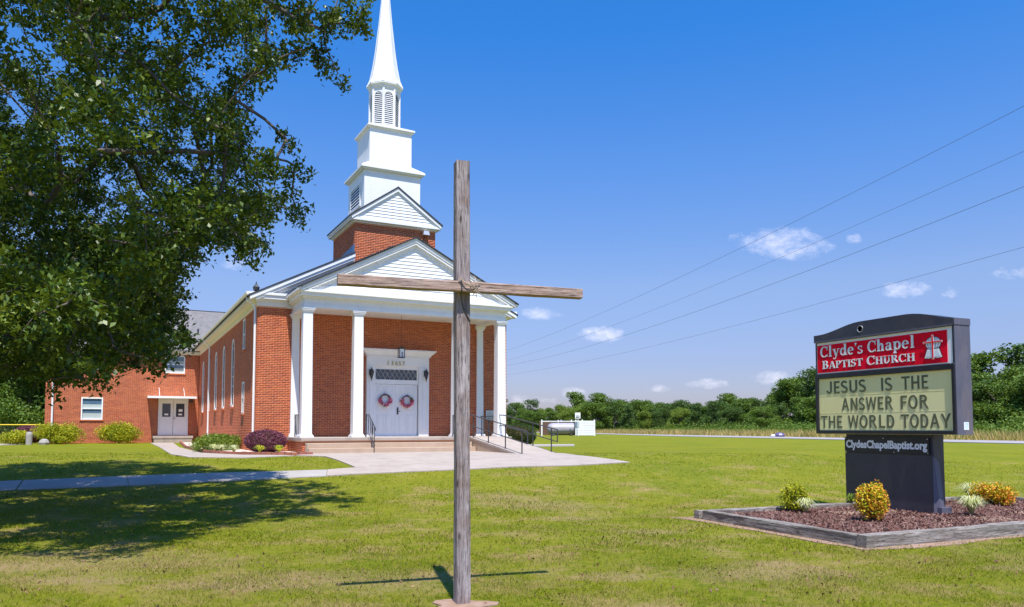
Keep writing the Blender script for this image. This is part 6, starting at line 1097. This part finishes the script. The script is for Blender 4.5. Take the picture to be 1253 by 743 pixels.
PR = {'a': tree_proto('broad', 1, 'far_leaf_a'), 'b': tree_proto('broad', 2, 'far_leaf_b'), 'c': tree_proto('broad', 3, 'far_leaf_c'), 'd': tree_proto('tall', 4, 'far_leaf_b'), 'e': tree_proto('broad', 5, 'far_leaf_a'), 'f': tree_proto('tall', 6, 'far_leaf_a'), 'p': tree_proto('pine', 7, 'far_leaf_b')}
DESC = {'a': 'mid green rounded tree', 'b': 'dark green dense tree', 'c': 'pale green bushy tree', 'd': 'tall narrow dark tree', 'e': 'lumpy mid green tree', 'f': 'tall loose mid green tree', 'p': 'high crowned dark pine'}
def far_tree(k, X, Y, h, where, wfac=1., grp='trees beyond the road'):
    me, tm = PR[k]; t = empty('pine_tree' if k == 'p' else 'broadleaf_tree', (X, Y, T(X, Y) - .1), random.uniform(0, 6.28), DESC[k] + ' ' + where, 'tree', grp); t.scale = (h * wfac, h * wfac, h)
    link('crown', me, t); link('trunk', tm, t)
TREES = [[-10.5,192.4,5.4],[-7.2,193.2,5.5],[-3.8,192.8,5.1],[-0.7,185.3,6.3],[3.2,181.9,5.8],[6.7,181.6,5.2],[9.7,176.5,4.9],[12.3,171.3,4.8],[14.9,167.2,5.8],[18.0,162.1,5.8],[21.2,158.9,4.9],[23.7,156.0,5.4],[26.0,149.4,5.0],[29.0,149.0,5.5],[31.3,143.9,5.4],[33.7,139.8,4.9],[35.3,134.5,4.7],[37.4,131.4,4.9],[40.1,130.3,4.2],[40.2,122.7,4.4],[43.5,124.2,5.2],[44.4,118.1,5.4],[45.8,113.3,5.8],[47.6,109.0,6.2],[50.3,106.6,6.8],[52.7,103.1,7.0],[55.2,99.7,7.3],[56.2,93.8,6.3],[58.0,90.6,7.1],[59.8,86.8,7.5],[61.1,82.3,6.0],[63.2,80.2,6.4],[62.6,74.7,5.4],[-9.3,206.1,7.8],[-4.4,200.0,7.6],[0.3,196.4,7.3],[4.7,190.3,7.9],[9.5,187.7,5.7],[12.6,181.7,6.1],[16.0,177.4,6.9],[19.9,173.6,8.1],[23.8,166.1,7.6],[27.4,159.8,6.7],[31.0,156.8,6.5],[33.5,149.8,6.2],[36.8,147.9,5.4],[38.3,140.9,6.3],[41.4,138.2,6.6],[45.1,137.1,6.3],[46.5,130.0,7.1],[49.3,125.8,8.0],[52.1,120.8,8.6],[56.3,118.4,8.6],[57.6,110.6,9.0],[59.5,104.1,8.5],[64.2,103.3,9.4],[64.7,95.4,9.4],[67.1,90.7,8.9],[67.6,84.6,8.4],[-7.7,216.8,6.7],[-3.1,213.6,7.8],[2.1,208.0,8.4],[7.6,201.7,7.4],[12.1,191.7,6.2],[16.2,190.4,8.2],[20.8,181.8,7.6],[25.5,178.7,7.1],[29.3,172.4,7.5],[33.3,167.1,7.7],[37.2,161.0,6.4],[41.2,159.4,5.7],[43.6,154.4,6.8],[46.3,148.1,6.0],[49.9,146.7,6.9],[51.4,138.0,7.9],[55.8,135.7,8.2],[58.4,129.1,8.7],[63.5,127.3,9.4],[67.1,122.2,9.2],[68.2,113.7,10.4],[73.1,110.4,11.0],[74.6,102.2,9.0],[79.2,100.2,8.9]]
for i, (X, Y, h) in enumerate(TREES):
    px = 626 + 940 * X / Y
    where = ('seen past the church porch' if px < 700 else 'behind the tank screen' if px < 800 else 'across the middle of the road' if px < 920 else 'in the wood left of the sign' if px < 1010 else 'mostly hidden behind the sign' if px < 1180 else 'right of the sign')
    k = random.choice('abcdeff' if i % 5 else 'pdf'); far_tree(k, X, Y, h * (1.12 if k in 'dfp' else 1.) * random.uniform(.80, 1.14) * (1.0 + .24 * max(0, 1 - abs(px - 1010) / 130)), where, random.uniform(1.12, 1.5))
for i, (X, Y, h, k) in enumerate(((-50, 84, 15, 'b'), (-57, 88, 17, 'a'), (-64, 82, 15, 'b'), (-72, 86, 16, 'e'), (-80, 92, 18, 'b'), (-46, 92, 17, 'd'), (-53, 98, 19, 'b'), (-62, 100, 20, 'a'), (-43, 80, 14, 'b'), (-88, 84, 15, 'b'), (-58, 79, 9, 'a'), (-49, 78, 8, 'e'))):
    far_tree(k, X, Y, h, 'behind the ball field fence', 1.1, 'trees behind the ball field')
# trees of one look in one stretch are told apart by their order from the left
ORD = ['leftmost', 'second from left', 'third from left', 'fourth from left', 'fifth from left', 'sixth from left', 'seventh from left', 'eighth from left', 'ninth from left', 'tenth from left', 'eleventh from left', 'twelfth from left']
byl = {}
for o in COL.objects:
    if o.get('category') == 'tree' and o.get('group'): byl.setdefault(o['label'], []).append(o)
for lab, os_ in byl.items():
    if len(os_) > 1:
        for i, o in enumerate(sorted(os_, key=lambda o: o.location.x / o.location.y)): o['label'] = lab + ', ' + ORD[min(i, 11)]
# undergrowth and dry verge beyond the road
ps = []; hs_ = []
for t_ in np.arange(-60, 290, 1.3):
    for a_, hh in ((15.0, .7), (17, 1.1), (19, 1.6), (22, 2.2), (26, 2.4)):
        p = RP + RD * float(t_ + rng.uniform(-.8, .8)) + RN * float(a_ + rng.uniform(-1, 1) + (9. - 9.)); r = hh * float(rng.uniform(.45, .8)); ps.append((p.x, p.y, T(p.x, p.y) + r * .6, r))
Pn = blobs(ps, 75, .8); Pn[:, 2] = np.maximum(Pn[:, 2], .4); V_, F_ = leaves_np(Pn, .25, .17, up=.4); tag(fast_mesh('undergrowth', V_, F_, 'far_leaf_a', kind='stuff'), 'mixed green scrub along the foot of the trees beyond the road')
def blades(name, P, h, wd, m, label, lean=.35, kind='stuff'):
    n = len(P); a = rng.uniform(0, 6.283, n); hh = h * rng.uniform(.55, 1.25, n); d = np.stack([np.cos(a), np.sin(a), np.zeros(n)], 1); l = rng.normal(size=(n, 3)) * lean; l[:, 2] = 1
    tip = P + l * hh[:, None]; w_ = d * wd / 2 * rng.uniform(.7, 1.3, (n, 1)); V_ = np.stack([P - w_, P + w_, tip], 1).reshape(-1, 3)
    return tag(fast_mesh(name, V_, np.arange(3 * n).reshape(n, 3), m, kind=kind), label)
n = 34000; t_ = rng.uniform(-60, 290, n); a_ = rng.uniform(9.3, 16, n); X = RP.x + RD.x * t_ + RN.x * a_; Y = RP.y + RD.y * t_ + RN.y * a_
blades('tall_grass', np.stack([X, Y, np.full(n, .55)], 1), .85, .09, 'dry_grass', 'tall dry tan and green grass on the far road verge', .3)
n = 7000; t_ = rng.uniform(-60, 290, n); a_ = rng.uniform(13.5, 19, n); X = RP.x + RD.x * t_ + RN.x * a_; Y = RP.y + RD.y * t_ + RN.y * a_
blades('weeds', np.stack([X, Y, np.full(n, .55)], 1), 1.15, .12, 'weed_green', 'tall green weeds behind the dry verge grass', .2)
# ---------------------------------------------------------------- lawn grass
PAVE = [[(-22.5, 14.6), (-12.09, 18.25), (-4.27, 20.6), (-4.06, 19.55), (-11.35, 16.9), (-21.9, 13.3)], [(-4.06, 19.62), (-1.11, 20.42), (1.69, 21.72), (3.52, 23.10), (2.1, 25.3), L2W(9.3, -7.0)[:2], L2W(9.2, -2)[:2], L2W(1.0, -3)[:2], L2W(.55, -4.6)[:2], (-5.9, 24.3)],
        [BW(-.1, -.1), BW(LU, -.1), BW(LU, LV), BW(-.1, LV)], [L2W(*p)[:2] for p in ((-2.75, 21.1), (-2.8, 8.96), (-2.95, -1.5), (-2.6, -4.1), (-1.1, -5.15), (.5, -4.8), (1.2, -.05), (0, -.05), (0, 21))], [L2W(*p)[:2] for p in ((0, 0), (NW, 0), (NW, 30), (0, 30))], [L2W(*p)[:2] for p in ((-8.4, 22), (2, 22), (2, 36), (-8.4, 36))]]
def inpoly(X, Y, p):
    c = np.zeros(len(X), bool)
    for i in range(len(p)):
        x1, y1 = p[i]; x2, y2 = p[i - 1]
        if y1 == y2: continue
        c ^= ((y1 > Y) != (y2 > Y)) & (X < (x2 - x1) * (Y - y1) / (y2 - y1) + x1)
    return c
def Tv(X, Y):
    s = lambda t: np.clip(t, 0, 1) ** 2 * (3 - 2 * np.clip(t, 0, 1))
    return (.70 - .15 * s((X - 8) / 14)) * s((Y - 12 - .5 * np.maximum(0, X)) / 13) + .22 * np.exp(-((X - 4.6) ** 2 + (Y - 67) ** 2) / 150)
G_ = []
for (n, y0, y1, h, wd) in ((210000, 4.5, 10, .036, .007), (140000, 10, 17, .04, .012), (70000, 17, 28, .038, .02)):
    Y = y0 + (y1 - y0) * np.sqrt(rng.uniform((y0 / y1) ** 2 * 0 + .0, 1, n)) if False else rng.uniform(y0, y1, n); X = rng.uniform(-.95, .95, n) * Y * .95
    k = np.zeros(n, bool)
    for p in PAVE: k |= inpoly(X, Y, p)
    k |= ((X + .45) ** 2 + ((Y - 7.05) / .8) ** 2) < .34 ** 2
    # thin, worn turf: clumps rather than an even pile
    k |= rng.uniform(0, 1, n) > (.55 + .45 * np.sin(X * 2.1 + 1.3 * np.sin(Y * 1.7)) * np.sin(Y * 2.6 + np.sin(X * 3.1)))
    X, Y = X[~k], Y[~k]; G_.append((np.stack([X, Y, Tv(X, Y) - .004], 1), h, wd))
for P, h, wd in G_: blades('grass', P, h, wd, 'blade', 'short mown lawn grass blades', .7)
n = 1700; Y = rng.uniform(5, 17, n); X = rng.uniform(-.8, .75, n) * Y; k = np.zeros(n, bool)
for p in PAVE[:1]: k |= inpoly(X, Y, p)
X, Y = X[~k], Y[~k]; V_, F_ = leaves_np(np.stack([X, Y, Tv(X, Y) + .018], 1), .04, .024, up=1.5); tag(fast_mesh('fallen_leaves', V_, F_, 'fallen_leaf', kind='stuff'), 'small brown fallen leaves scattered over the lawn')
